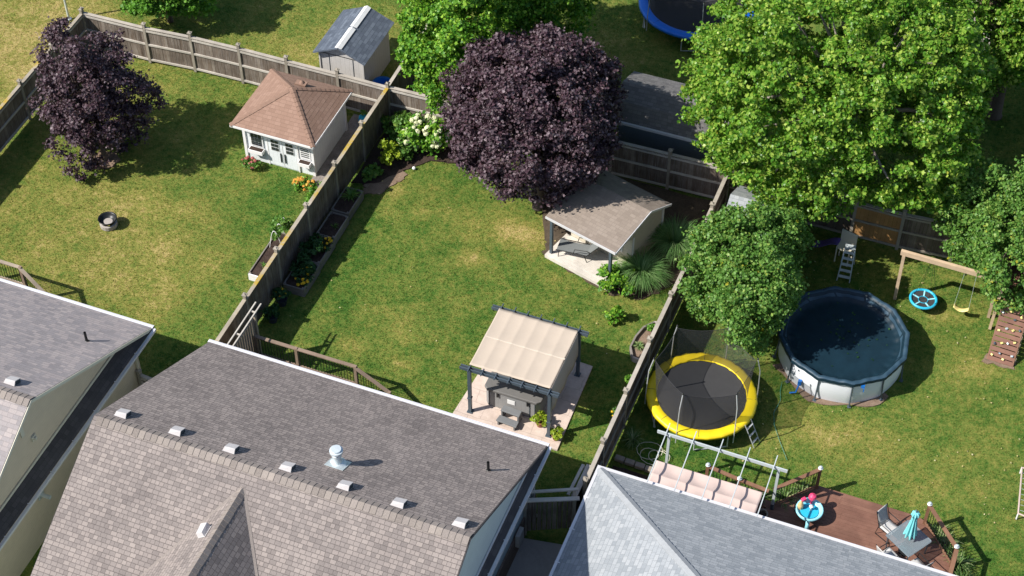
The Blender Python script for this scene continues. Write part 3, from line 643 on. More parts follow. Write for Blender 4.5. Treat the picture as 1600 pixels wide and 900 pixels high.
def gable_house(label, x0, x1, ye, yr, zr, roofm, sidem, ze=3.0, pw=.48, pr_=.34, yf=None, seed=0):
    t = T('house', label, 'house', ((x0+x1)/2, yr, 0)); yf = yf or 2*yr-ye; k = (zr-ze)/(ye-yr)
    rx = x1-.05; lx = x0+.05; wx = x1-pw
    walls = MB(); z0 = -.02
    walls.bx(x0+.4, wx, yf+.5, ye-.5, z0, ze-.18)
    walls.build('wall', M[sidem], t, W=True)
    yy = ye-.5
    gz = lambda y: ze+k*min(ye-y, y-yf)-.14
    for X0, X1 in ((x0+.4, x0+.55), (wx-.15, wx)):
        P_ = [(yf+.5, ze-.17), (yy, ze-.17), (yy, gz(yy)), (yr, gz(yr)), (yf+.5, gz(yf+.5))]; n = 5
        MB().add([(X0, a, b) for a, b in P_]+[(X1, a, b) for a, b in P_], [tuple(range(n-1, -1, -1)), tuple(range(n, 2*n))]+[(i, (i+1) % n, n+(i+1) % n, n+i) for i in range(n)]).build('gable_wall', M[sidem], t, W=True)
    rear = MB().slab([(rx, ye, ze), (rx, yr, zr), (lx, yr, zr), (lx, ye, ze)], .1).build('roof', M[roofm], t, W=True)
    rear['label'] = 'rear roof slope facing the lawn'
    front = MB().slab([(lx, yr, zr), (rx, yr, zr), (rx, yf, ze), (lx, yf, ze)][::-1], .1)
    fr = front.build('roof', M[roofm], t, W=True); fr['label'] = 'front roof slope'
    ridge_caps(rear, (rx, yr, zr-.02), (x0+.1, yr, zr-.02), .2, k, 'cap_shingle', step=.2)
    # gutters and rake trim
    MB().tube([(x0, ye+.05, ze-.03), (x1, ye+.05, ze-.03)], .055, 6).bx(x0, x1, ye-.035, ye+.1, ze-.075, ze+.012).build('gutter', M['gutter'], t, W=True)
    for xx in (lx-.012, rx+.012):
        if sidem == 'beige': MB().add([(xx, ye, ze-.13), (xx, yr, zr-.13), (xx, yf, ze-.13), (xx, ye, ze-.01), (xx, yr, zr-.01), (xx, yf, ze-.01)], [(0, 1, 4, 3), (1, 2, 5, 4)]).build('rake_trim', M['trim'], t, W=True, solid=.02)
        else: MB().add([(xx, ye, ze-.09), (xx, yr, zr-.09), (xx, yf, ze-.09), (xx, ye, ze-.005), (xx, yr, zr-.005), (xx, yf, ze-.005)], [(0, 1, 4, 3), (1, 2, 5, 4)]).build('rake_trim', M['sh_dark'], t, W=True, solid=.02)
    rf = MB()
    rf.beam((wx+.02, ye-.6, gz(ye-.6)-.16), (wx+.02, yr, gz(yr)-.16), .03, .14).build('frieze_board', M['trim' if sidem == 'beige' else 'gutter'], t, W=True)
    # pent roof strip along the gable end with its own gutter
    pz = ze-.02
    sk = MB().slab([(wx+.015, ye-.85, pz+pr_), (wx+.015, yf+.85, pz+pr_), (x1, yf, pz), (x1, ye, pz)], .06).build('pent_roof', M['sh_dark'], t, W=True)
    MB().beam((wx+.035, ye-.95, pz+pr_+.03), (wx+.035, yf+.95, pz+pr_+.03), .04, .09).build('flashing', M['trim' if sidem == 'beige' else 'gutter'], t, W=True)
    MB().bx(x1+.006, x1+.1, yf, ye+.02, pz-.11, pz-.012).build('side_gutter', M['gutter'], t, W=True)
    y = ye-1.2
    while y > yf: MB().bx(x1-.05, x1+.115, y-.018, y+.018, pz-.01, pz+.012).build('gutter_strap', M['gutter'], t, W=True); y -= 1.3
    dn = MB().tube([(x1+.03, ye-.7, pz-.16), (wx+.06, ye-.72, pz-.5), (wx+.06, ye-.72, .35), (wx+.2, ye-.75, .15)], .045, 8).build('downspout', M['trim' if sidem == 'beige' else 'gutter'], t, W=True, smooth=True)
    return t, rear, fr
def roof_pt(y, ye, yr, zr, ze=3.0):
    return ze+(zr-ze)/(ye-yr)*(ye-y) if y > yr else ze+(zr-ze)/(ye-yr)*(y-(2*yr-ye))
def add_vent(roof, x, y, z, k, rz=0, label=None):
    a = math.atan(k); rt = Matrix.Translation((x, y, z)) @ Matrix.Rotation(rz, 4, 'Z') @ Matrix.Rotation(-a, 4, 'X')
    h = MB().add([tuple(rt @ Vector(p)) for p in [(-.19, -.15, .0), (.19, -.15, .0), (.19, .15, .0), (-.19, .15, .0), (-.14, -.13, .15), (.2, -.14, .18), (.2, .14, .18), (-.14, .13, .15)]],
                 [(4, 5, 6, 7), (0, 1, 5, 4), (2, 3, 7, 6), (3, 0, 4, 7), (0, 3, 2, 1), (1, 2, 6, 5)])
    h.add([tuple(rt @ Vector(p)) for p in [(-.2, -.18, .012), (.21, -.18, .012), (.21, .16, .012), (-.2, .16, .012)]], [(0, 1, 2, 3)])
    o = h.build('roof_vent', M['vent'], roof, W=True)
    l = MB().add([tuple(rt @ Vector(p)) for p in [(.196, -.155, .025), (.207, -.155, .025), (.207, .155, .025), (.196, .155, .025), (.2, -.12, .15), (.209, -.12, .15), (.209, .12, .15), (.2, .12, .15)]],
                 [(4, 5, 6, 7), (0, 1, 5, 4), (2, 3, 7, 6), (3, 0, 4, 7), (0, 3, 2, 1), (1, 2, 6, 5)])
    l.build('vent_louvre', M['vent_dark'], roof, W=True)
# middle house
yr, zr, ye = -14.75, 6.35, -8.51
mh, mr, mf = gable_house('large house with brown grey shingles and a row of roof vents, bottom centre', -7.49, 4.55, ye, yr, zr, 'sh_main', 'blue_siding', pw=.27, pr_=.16)
for x in (-6.8, -4.99, -3.21, -1.39, .43, 2.12, 4.0): add_vent(mr, x, -14.3, roof_pt(-14.3, ye, yr, zr), K)
z = roof_pt(-13.23, ye, yr, zr)
MB().lathe([(.3, -.13), (.26, .02), (.13, .12), (.12, .2), (.12, .42), (.15, .42), (.15, .48), (.11, .5), (.11, .56), (.2, .58), (.2, .66), (.15, .67), (.15, .72), (.001, .725)], (-.32, -13.23, z), 20).build('flue', M['galv'], mr, W=True, smooth=False)
MB().slab([(-.62, -13.5, z+.165), (-.02, -13.5, z+.165), (-.02, -12.93, z-.14), (-.62, -12.93, z-.14)], .01).build('flashing', M['galv'], mr, W=True)
z = roof_pt(-11.02, ye, yr, zr)
MB().lathe([(.11, -.06), (.06, .03), (.045, .04), (.045, .4), (.038, .4), (.038, .3), (.001, .3)], (3.53, -11.02, z), 14).build('plumbing_vent', M['black_m'], mr, W=True)
# cross gable on the front slope
px, py, pz_ = -2.29, -15.3, 6.0; kc = .8; yb = -20.6
def fz(y): return zr-K*(yr-y)
wl = lambda y: (pz_-fz(y))/kc
dn_ = yb; hw = wl(yb)
cg = MB()
for sg in (-1, 1):
    e = [(px, py, pz_), (px, yb, pz_), (px+sg*hw, yb, fz(yb)+.03)]
    e = [Vector(p)+Vector((0, 0, .05)) for p in e]
    cg.add(e, [(0, 1, 2) if sg < 0 else (0, 2, 1)])
cgo = cg.build('roof', M['sh_main'], mh, W=True); cgo['label'] = 'steep cross gable over the front'
cg2 = MB().add([(px, yb+.02, pz_), (px-hw, yb+.02, fz(yb)), (px+hw, yb+.02, fz(yb)), (px-hw, yb+.02, 2.9), (px+hw, yb+.02, 2.9)], [(0, 1, 3, 4, 2)]); cg2.build('gable_wall', M['blue_siding'], mh, W=True)
ridge_caps(cgo, (px, yb, pz_+.03), (px, py, pz_+.03), .15, kc, 'cap_shingle')
vb = MB()
vb.beam((px, py, pz_+.06), (px+hw, yb, fz(yb)+.07), .12, .02); vb.beam((px, py, pz_+.06), (px-hw, yb, fz(yb)+.07), .1, .02)
vb.build('valley_flashing', M['cap_shingle'], cgo, W=True)
add_vent(cgo, -2.72, -16.9, pz_-.43*kc+.06, kc, R(90))
# lower walls: brick base on the right gable end, meter box
MB().bx(4.285, 4.35, -20.9, -9.02, -.02, 1.0).build('brick_base', M['brick'], mh, W=True)
MB().bx(4.36, 4.5, -10.9, -10.5, .6, 1.2).build('meter_box', M['conc'], mh, W=True)
# left house
ye2 = -8.65; yr2 = -14.9; zr2 = 6.3
lh, lr, lf = gable_house('house with mauve grey shingles and olive beige siding, bottom left', -22.4, -9.49, ye2, yr2, zr2, 'sh_left', 'beige')
z = roof_pt(-10.73, ye2, yr2, zr2)
MB().lathe([(.11, -.06), (.06, .03), (.045, .04), (.045, .42), (.038, .42), (.038, .3), (.001, .3)], (-10.55, -10.73, z), 14).build('plumbing_vent', M['black_m'], lr, W=True)
add_vent(lr, -10.6, -14.35, roof_pt(-14.35, ye2, yr2, zr2), K)
MB().tube([(-9.97, -15.3, 1.9), (-9.75, -15.3, 1.9), (-9.6, -15.3, 1.9)], .07, 12).box((-9.94, -15.3, 1.9), (.03, .3, .3)).build('vent_pipe', M['galv'], lh, W=True)
MB().bx(-9.965, -9.93, -15.3, -15.15, 4.75, 5.85).build('trim_board', M['trim'], lh, W=True)
MB().bx(-9.97, -9.9, -14.95, -14.75, 4.15, 4.35).bx(-9.9, -9.83, -14.9, -14.8, 4.2, 4.3).build('wall_lamp', M['trim'], lh, W=True)
# right house: hip roof
hx, hy = 6.17, -8.18; run_ = 6.2; xr_ = 24.0
rh = T('house', 'house with pale blue grey hip roof, bottom right', 'house', (14, -15, 0))
MB().bx(hx+.45, xr_-.45, hy-2*run_+.45, hy-.45, -.02, 2.06).build('wall', M['slate_siding'], rh, W=True)
A = (hx, hy, 2.2); B = (xr_, hy, 2.2); Cc = (xr_, hy-2*run_, 2.2); D_ = (hx, hy-2*run_, 2.2); zt = 2.2+K*run_; E_ = (hx+run_, hy-run_, zt); F_ = (xr_-run_, hy-run_, zt)
rr = MB().add([A, B, Cc, D_, E_, F_], [(1, 0, 4, 5), (0, 3, 4), (3, 2, 5, 4), (2, 1, 5)]).build('roof', M['sh_right'], rh, W=True)
ridge_caps(rr, A, E_, .15, .45, 'cap_right', name='hip_cap', step=.22); ridge_caps(rr, D_, E_, .15, .45, 'cap_right', name='hip_cap', step=.2); ridge_caps(rr, E_, F_, .15, K, 'cap_right', step=.2)
MB().bx(hx-.1, xr_, hy+.006, hy+.11, 2.09, 2.212).build('gutter', M['gutter'], rh, W=True)
MB().bx(hx-.1, hx-.006, hy-2*run_, hy, 2.09, 2.212).build('gutter', M['gutter'], rh, W=True)
for i in range(6): MB().bx(hx-.11, hx+.05, hy-1.2-i*1.3-.018, hy-1.2-i*1.3+.018, 2.206, 2.23).build('gutter_strap', M['gutter'], rh, W=True)
MB().bx(hx, xr_, hy-2*run_, hy, 2.06, 2.1).build('soffit', M['gutter'], rh, W=True)
# brown house corner beyond the big tree, top right
bh = T('house', 'grey roofed house seen through gaps in the big green tree', 'house', (15.5, 25, 0))
MB().bx(12.6, 20, 22.2, 30, 0, 2.8).build('wall', M['brick'], bh, W=True)
MB().slab([(20.4, 21.8, 2.7), (20.4, 26, 4.9), (12.2, 26, 4.9), (12.2, 21.8, 2.7)][::-1], .12).slab([(20.4, 26, 4.9), (20.4, 30.2, 2.7), (12.2, 30.2, 2.7), (12.2, 26, 4.9)][::-1], .12).build('roof', M['sh_right'], bh, W=True)

# ------------------------------------------------------------------ sheds
# tan hip roofed garden shed
t = T('garden_shed', 'white garden shed with tan hip roof, double doors and window boxes', 'shed', (-10.7, 4.1, 0))
wx0, wx1, wy0, wy1 = -12.2, -9.28, 2.78, 5.6; zw = 2.0
MB().bx(wx0, wx1, wy0, wy1, -.02, zw-.04).build('wall', M['white_siding'], t, W=True)
ex0, ex1, ey0, ey1, ez = -12.5, -8.97, 2.32, 5.85, 1.98; ap = (-10.62, 4.1, 2.98)
rf = MB().add([(ex0, ey0, ez), (ex1, ey0, ez), (ex1, ey1, ez), (ex0, ey1, ez), ap], [(0, 1, 4), (1, 2, 4), (2, 3, 4), (3, 0, 4), (3, 2, 1, 0)]).build('roof', M['sh_tan'], t, W=True)
for c in ((ex0, ey0), (ex1, ey0), (ex1, ey1), (ex0, ey1)): ridge_caps(rf, (c[0], c[1], ez), (ap[0], ap[1], ap[2]), .1, .35, 'cap_tan', step=.2, name='hip_cap', rise=.008, lift=.02)
MB().lathe([(.12, 0), (.1, .05), (.05, .1), (.001, .13)], (-10.55, 4.75, 2.72), 10).bx(-10.8, -10.35, 4.62, 4.88, 2.7, 2.745).build('roof_vent', M['cap_tan'], rf, W=True)
tr = MB()
tr.beam((ex0, ey0-.012, ez-.05), (ex1, ey0-.012, ez-.05), .02, .1); tr.beam((ex1+.012, ey0, ez-.05), (ex1+.012, ey1, ez-.05), .02, .1)
for x, y in ((wx0, wy0), (wx1, wy0), (wx1, wy1)): tr.box((x, y, .97), (.11, .11, 1.92))
tr.build('trim', M['white'], t, W=True)
yf_ = wy0-.012
for i, x in enumerate((-11.18, -10.55)):
    d = MB().bx(x, x+.6, yf_-.03, yf_+.01, .06, 1.86).build('door', M['white_siding'], t, W=True)
    MB().bx(x+.12, x+.48, yf_-.05, yf_-.031, 0.82, 1.42).build('window_frame', M['white'], d, W=True)
    pn = MB()
    for a in range(2):
        for b in range(3): pn.bx(x+.145+a*.165, x+.29+a*.165, yf_-.062, yf_-.051, 0.85+b*.185, 1.0+b*.185)
    pn.build('window_pane', M['pane'], d, W=True)
    MB().bx(x+(.5 if i == 0 else .05), x+(.53 if i == 0 else .08), yf_-.075, yf_-.031, .3, .75).build('handle', M['black_m'], d, W=True)
tr = MB().bx(-11.24, -11.19, yf_-.04, yf_, 0, 1.9).bx(-9.94, -9.89, yf_-.04, yf_, 0, 1.9).bx(-10.575, -10.56, yf_-.04, yf_, .05, 1.87); tr.build('door_frame', M['white'], t, W=True)
for x0_, x1_, lou in ((-11.95, -11.4, False), (-9.82, -9.38, True)):
    wn = MB().bx(x0_, x1_, yf_-.035, yf_, .78, 1.5).build('window', M['white'], t, W=True)
    pn = MB()
    if lou:
        for b in range(5): pn.bx(x0_+.05, x1_-.05, yf_-.05, yf_-.037, 0.9+b*.1, .935+b*.1)
    else:
        for a in range(3):
            for b in range(3): pn.bx(x0_+.05+a*.155, x0_+.185+a*.155, yf_-.048, yf_-.037, 0.84+b*.2, 1.02+b*.2)
    pn.build('window_pane', M['pane'], wn, W=True)
    MB().bx(x0_-.03, x1_+.03, yf_-.26, yf_-.012, .56, .72).build('window_box', M['white'], t, W=True)
    MB().bx(x0_+.0, x1_-.0, yf_-.23, yf_-.04, .721, .73).build('window_box_soil', M['mulch'], t, W=True)
    bk = MB()
    for xx in (x0_+.06, x1_-.06): bk.beam((xx, yf_-.02, .36), (xx, yf_-.2, .56), .03, .03)
    bk.build('bracket', M['black_m'], t, W=True)
# grey shed with white ridge strips
t = T('garden_shed', 'small pale grey shed with slate blue roof and bright white ridge strips', 'shed', (-10.35, 8.9, 0))
MB().bx(-11.3, -9.4, 7.72, 10.2, -.02, 1.84).build('wall', M['grey_siding'], t, W=True)
MB().add([(-11.3, 7.72, 1.8), (-9.4, 7.72, 1.8), (-10.35, 7.72, 2.3), (-11.3, 10.2, 1.8), (-9.4, 10.2, 1.8), (-10.35, 10.2, 2.3)], [(0, 1, 2), (3, 5, 4), (0, 2, 5, 3), (1, 4, 5, 2)]).build('gable_wall', M['grey_siding'], t, W=True)
rf = MB()
for sg, xe in ((-1, -11.5), (1, -9.2)): rf.slab([(-10.35, 7.5, 2.42), (-10.35, 10.4, 2.42), (xe, 10.4, 1.9), (xe, 7.5, 1.9)], .06)
rf = rf.build('roof', M['sh_slate'], t, W=True)
for y0, y1 in ((7.53, 8.88), (8.98, 10.37)):
    MB().add([(-10.5, y0, 2.39), (-10.35, y0, 2.47), (-10.2, y0, 2.39), (-10.5, y1, 2.39), (-10.35, y1, 2.47), (-10.2, y1, 2.39)], [(0, 1, 4, 3), (1, 2, 5, 4), (0, 2, 1), (3, 4, 5), (0, 3, 5, 2)]).build('ridge_strip', M['white'], rf, W=True)
MB().bx(-9.42, -9.36, 7.68, 7.74, 0, 1.84).bx(-11.34, -11.28, 7.68, 7.74, 0, 1.84).build('trim', M['grey_siding'], t, W=True)
MB().bx(-10.9, -10.88, 7.705, 7.72, .05, 1.8).bx(-9.85, -9.83, 7.705, 7.72, .05, 1.8).build('door_seam', M['vent_dark'], t, W=True)
# taupe roofed shed partly shaded between the purple and the green trees
t = T('garden_shed', 'charcoal roofed shed half in tree shade behind the middle back fence', 'shed', (3, 9, 0))
MB().bx(1.25, 5.4, 8.1, 10.1, -.02, 2.05).build('wall', M['slate_siding'], t, W=True)
MB().slab([(1.08, 7.93, 2.0), (5.6, 7.93, 2.0), (5.6, 8.25, 2.72), (1.08, 8.25, 2.72)], .07).slab([(1.08, 8.25, 2.72), (5.6, 8.25, 2.72), (5.6, 8.9, 3.12), (1.08, 8.9, 3.12)], .07).slab([(1.08, 8.9, 3.12), (5.6, 8.9, 3.12), (5.6, 10.35, 2.5), (1.08, 10.35, 2.5)], .07).build('roof', M['sh_barn'], t, W=True)
for xg in (1.27, 5.38): MB().add([(xg, 8.1, 2.0), (xg, 8.3, 2.6), (xg, 8.9, 2.98), (xg, 10.1, 2.5), (xg, 10.1, 2.0)], [(0, 1, 2, 3, 4)]).build('gable_wall', M['slate_siding'], t, W=True)
MB().bx(1.06, 5.62, 7.83, 7.92, 1.92, 2.02).build('gutter', M['gutter'], t, W=True)
# grey shed under the right maple
t = T('garden_shed', 'grey roofed shed hidden under the leafy maple beside the fence', 'shed', (8.4, 4.4, 0))
MB().bx(6.85, 9.0, 3.7, 5.9, -.02, 1.9).build('wall', M['grey_siding'], t, W=True)
MB().slab([(6.6, 3.35, 1.95), (9.3, 3.35, 1.95), (9.3, 4.8, 2.75), (6.6, 4.8, 2.75)], .07).slab([(6.6, 4.8, 2.75), (9.3, 4.8, 2.75), (9.3, 6.2, 1.95), (6.6, 6.2, 1.95)], .07).build('roof', M['sh_right'], t, W=True)

# ------------------------------------------------------------------ cabana with porch (turned a little from the fences)
ca = -15.8; cr = R(ca)
t = T('cabana', 'cream cabana with taupe saltbox roof and open porch under the purple tree', 'cabana', (3.51, 1.10, 0), cr)
# local frame: x along the front to the right (0 = right end, negative to the left), y to the back
W_ = 2.97
MB().bx(-W_+.12, -.16, 1.35, 3.45, -.02, 1.6).build('wall', M['cream_siding'], t)
MB().add([(-.165, 1.35, 1.5), (-.165, 3.45, 1.5), (-.165, 3.45, 1.7), (-.165, 2.2, 2.36), (-.165, 1.35, 2.22),
          (-W_+.13, 1.35, 1.5), (-W_+.13, 3.45, 1.5), (-W_+.13, 3.45, 1.7), (-W_+.13, 2.2, 2.36), (-W_+.13, 1.35, 2.22)],
         [(0, 1, 2, 3, 4), (9, 8, 7, 6, 5), (0, 4, 9, 5)]).build('gable_wall', M['cream_siding'], t)
r = MB().slab([(-W_-.1, 0, 2.1), (0, 0, 2.1), (0, 2.2, 2.44), (-W_-.1, 2.2, 2.44)], .05).slab([(-W_-.1, 2.2, 2.44), (0, 2.2, 2.44), (0, 3.62, 1.72), (-W_-.1, 3.62, 1.72)], .05).build('roof', M['sh_taupe'], t)
tr = MB().beam((-W_-.1, -.015, 2.05), (.01, -.015, 2.05), .03, .1)
tr.beam((.015, 0, 2.04), (.015, 2.2, 2.39), .03, .09).beam((.015, 2.2, 2.39), (.015, 3.62, 1.67), .03, .09).build('fascia', M['gutter'], t)
pd = MB()
for k in range(10): pd.bx(-W_-.08, -.1, -.02+k*.136, -.02+k*.136+.128, .1, .16-.002*(k % 3))
pd.build('porch_deck', M['pale_deck'], t); MB().bx(-W_-.06, -.12, 0, 1.32, .02, .095).build('porch_base', M['fence_dark'], t)
MB().bx(-W_-.08, -.1, -.045, -.022, .0, .155).build('porch_skirt', M['pale_deck'], t)
for x in (-W_+.06, -.3): MB().bx(x-.05, x+.05, .12, .22, .16, 2.04).build('post', M['slate_m'], t)
MB().beam((-W_+.02, .17, 2.0), (-.2, .17, 2.0), .08, .1).build('header_beam', M['slate_m'], t)
d = MB().bx(-2.2, -1.5, 1.32, 1.348, .18, 1.55).build('door', M['cream_siding'], t)
MB().bx(-1.6, -1.56, 1.28, 1.318, .8, .95).build('handle', M['black_m'], d)
wn = MB().bx(-1.15, -.55, 1.32, 1.348, .7, 1.35).build('window', M['white'], t); MB().bx(-1.09, -.61, 1.31, 1.319, .76, 1.29).build('window_pane', M['pane'], wn)
MB().bx(-.155, -.13, 3.3, 3.4, 0, 1.7).build('corner_trim', M['white'], t); MB().bx(-.155, -.13, 1.38, 1.46, 0, 1.6).build('corner_trim', M['white'], t)
# lounge chair on the porch
ct = Matrix.Translation((3.51, 1.10, 0)) @ Matrix.Rotation(cr, 4, 'Z')
def cpt(x, y, z=0): return ct @ Vector((x, y, z))
t = T('lounge_chair', 'grey sling lounge chair on the pale cabana porch', 'chair', cpt(-2.25, .62, .16), cr+R(20))
s = MB().grid(lambda u, v: (-.55+1.15*u, -.28+.56*v, .34-.03*math.sin(math.pi*u)), 8, 5); s.build('seat', M['slingd'], t, solid=.012)
s = MB().grid(lambda u, v: (.6+.42*u, -.28+.56*v, .34+.55*u), 6, 5); s.build('backrest', M['slingd'], t, solid=.012)
for sy in (-.3, .3):
    MB().tube([(-.58, sy, .33), (.6, sy, .34), (1.04, sy, .92)], .018, 6).build('side_frame', M['black_m'], t)
    MB().tube([(-.45, sy, .33), (-.48, sy, 0)], .016, 6).build('leg', M['black_m'], t); MB().tube([(.5, sy, .33), (.62, sy, 0)], .016, 6).build('leg', M['black_m'], t)
    MB().tube([(.1, sy, .34), (.15, sy*1.08, .56), (.6, sy*1.08, .6), (.75, sy, .52)], .016, 6).build('armrest', M['black_m'], t)
p = cpt(-.12, 1.0)
t = T('planter', 'terracotta planter at the right end of the cabana porch', 'pot', (p.x, p.y, .02)); MB().lathe([(.001, 0), (.13, 0), (.18, .26), (.2, .27), (.2, .32), (.16, .32), (.15, .26), (.001, .26)], n=16).build('pot', M['terra'], t, smooth=False)
o = clump_crown('foliage', M['lf_mid'], t, (0, 0, .42), (.15, .15, .14), 8, 140, .07, 88, blob=(.05, .09))

# ------------------------------------------------------------------ raised garden beds
def raised_bed(label, x0, x1, y0, y1, h, seed, endw=False, group=None):
    t = T('raised_bed', label, 'garden bed', ((x0+x1)/2, (y0+y1)/2, 0), 0, group)
    for a, b in (((x0, y0), (x1, y0)), ((x1, y0), (x1, y1)), ((x1, y1), (x0, y1)), ((x0, y1), (x0, y0))):
        m = MB()
        for k in range(2): m.beam((a[0], a[1], h*.25+k*h*.5), (b[0], b[1], h*.25+k*h*.5), .04, h*.48)
        m.build('side_board', M['white'] if endw and a[1] == b[1] == y0 else M['bedwood'], t, W=True)
    MB().bx(x0+.02, x1-.02, y0+.02, y1-.02, 0, h-.06).build('soil', M['mulch'], t, W=True)
    for x, y in ((x0+.05, y0+.05), (x1-.05, y0+.05), (x1-.05, y1-.05), (x0+.05, y1-.05)): MB().box((x, y, h*.52), (.06, .06, h*1.04)).build('corner_post', M['bedwood'], t, W=True)
    return t
GB = 'raised beds along the lichen covered fence'
raised_bed('raised bed with marigolds, nearest the house along the fence', -7.66, -6.86, -3.15, -1.82, .4, 1, group=GB)
raised_bed('raised bed with dark bushy greens and yellow blooms, second from the house', -7.66, -6.9, -1.76, -.45, .4, 2, group=GB)
raised_bed('bare raised bed of dark soil between two planted beds', -7.66, -6.95, -.38, .85, .4, 3, group=GB)
raised_bed('raised bed with blue green leaves at its far end, farthest from the house', -7.7, -7.0, .98, 2.3, .4, 4, group=GB)
raised_bed('white ended raised bed left of the fence with a vine arch', -9.12, -8.45, -3.1, -.75, .32, 5, endw=True)
shrub('vegetable_plant', 'dark leafy plant sprawling over the marigold bed', 'plant', (-7.3, -2.2, .3), (.36, .5, .3), 900, .1, 'lf_dark', 21)
shrub('vegetable_plant', 'blue green bushy plant between the two marigold patches', 'plant', (-7.35, -1.3, .3), (.36, .5, .36), 900, .11, 'lf_dark', 22)
shrub('marigold', 'yellow orange marigolds at the lawn side of the nearest bed', 'flower', (-7.1, -2.55, .32), (.26, .5, .14), 300, .07, 'lf_dark', 23, flowers=('fl_yellow', 16, .055))
shrub('marigold', 'marigolds in the corner of the second raised bed', 'flower', (-7.1, -.85, .32), (.24, .32, .14), 220, .07, 'lf_dark', 24, flowers=('fl_yellow', 11, .055))
strap_tuft('leek_plant', 'blue green strappy plants in the farthest raised bed', 'plant', (-7.3, 1.85, .33), 70, .4, .35, .05, 'lf_mid', 25)
strap_tuft('seedling_row', 'small sprigs in the bare raised bed', 'plant', (-7.2, .2, .33), 26, .2, .15, .02, 'lf_mid', 26)
strap_tuft('seedling_row', 'sparse sprouts at the near end of the white ended bed', 'plant', (-8.8, -2.5, .25), 22, .16, .14, .03, 'lf_mid', 27)
t = T('vine_arch', 'leafy vine on a white hoop in the left yard bed', 'plant', (-8.75, -1.25, .25))
for dy in (-.3, .1, .45): MB().tube([(-.28+.56*u, dy, .95*math.sin(math.pi*u)) for u in [i/10 for i in range(11)]], .014, 6).build('hoop', M['white'], t)
clump_crown('foliage', M['lf_mid'], t, (0, .15, .75), (.34, .42, .3), 22, 700, .1, 31, blob=(.1, .18))
for (x, y, lb, mm, fl) in ((-7.45, -3.75, 'leafy potted plant beside the nearest raised bed', 'lf_dark', ('fl_yellow', 4, .05)), (-7.4, -4.6, 'potted plant by the fence near the privacy screen', 'lf_dark', None)):
    t = T('potted_plant', lb, 'potted plant', (x, y, 0)); MB().lathe([(.001, 0), (.15, 0), (.2, .26), (.22, .3), (.18, .3), (.16, .24), (.001, .24)], n=18).build('pot', M['darkpot'], t)
    clump_crown('foliage', M[mm], t, (0, 0, .48), (.24, .24, .25), 16, 380, .1, int(90+y), blob=(.08, .14))
    if fl:
        ngn = np.random.default_rng(4)
        for k in range(fl[1]): bloom(t, (.18*math.cos(k*1.7), .18*math.sin(k*1.7), .6), fl[2], fl[0], ngn)
# curved edging bed by the right fence
cv = [(5.72, -1.78), (5.2, -1.72), (4.98, -1.3), (5.0, -.75), (5.12, -.25), (5.4, .12), (5.75, .2)]
t = T('edging_bed', 'curved timber edged bed of soil against the right fence', 'garden bed', (5.4, -.8, 0))
MB().prism([(x, y) for x, y in cv][::-1], 0, .1).build('soil', M['soil'], t, W=True)
for i in range(len(cv)-1):
    end = i in (0, len(cv)-2)
    MB().beam((*cv[i], .11), (*cv[i+1], .11), .07, .24).build('edging_block', M['conc'] if end else M['bedwood'], t, W=True, bev=.01)
strap_tuft('silver_plant', 'silvery leafed plant in the curved timber bed', 'plant', (5.25, -1.15, .1), 60, .22, .2, .06, 'lf_strap', 33)
shrub('small_plant', 'bright green sprig at the far end of the curved bed', 'plant', (5.42, -.25, .1), (.15, .15, .14), 160, .07, 'lf_bright', 34, nb=8)
t = T('garden_ornament', 'small orange and white garden ornament by the fence', 'ornament', (5.62, .35, 0)); MB().lathe([(.001, 0), (.1, 0), (.13, .1), (.08, .22), (.05, .25), (.08, .32), (.001, .42)], n=12).build('body', M['terra'], t, smooth=True)
MB().lathe([(.131, .08), (.135, .12), (.09, .2), (.085, .18)], n=12).build('collar', M['white'], t)
shrub('small_plant', 'light green weedy plant against the right fence base', 'plant', (5.55, -2.8, 0), (.22, .22, .24), 240, .09, 'lf_bright', 35, nb=10)
shrub('small_plant', 'sprig with yellow bloom against the right fence, nearest the house', 'plant', (5.5, -4.3, 0), (.2, .2, .2), 200, .08, 'lf_mid', 36, nb=10, flowers=('fl_yellow', 4, .05))

# ------------------------------------------------------------------ privacy screen, rear deck and its railing
t = T('privacy_screen', 'tall taupe board screen at the left end of the rear deck', 'screen', (-6.95, -7, 0))
m = MB(); gg = random.Random(3)
for k in range(12): m.bx(-6.99, -6.965, -8.2+k*.145, -8.065+k*.145-.008, .5, 2.18+gg.uniform(-.01, .01))
m.build('board_panel', M['screen_w'], t, W=True)
MB().box((-6.93, -6.42, 1.3), (.1, .1, 2.1)).build('post', M['screen_w'], t, W=True)
MB().beam((-7.13, -5.9, 2.4), (-7.13, -8.45, 2.4), .045, .05).build('top_rail', M['rail'], t, W=True); MB().beam((-6.93, -5.9, 2.4), (-6.93, -8.45, 2.4), .045, .05).build('top_rail', M['rail'], t, W=True)
for y in (-6.3, -7.4): MB().beam((-7.15, y, 2.36), (-6.91, y, 2.36), .05, .05).build('cross_rail', M['rail'], t, W=True)
t = T('rear_deck', 'taupe raised deck with black balusters behind the middle house', 'deck', (-5, -7.6, 0))
MB().bx(-6.95, -3.0, -8.95, -6.62, .52, .6).build('deck_floor', M['taupe_wood'], t, W=True)
MB().bx(-6.95, -3.0, -6.618, -6.59, .1, .6).build('skirt', M['taupe_wood'], t, W=True)
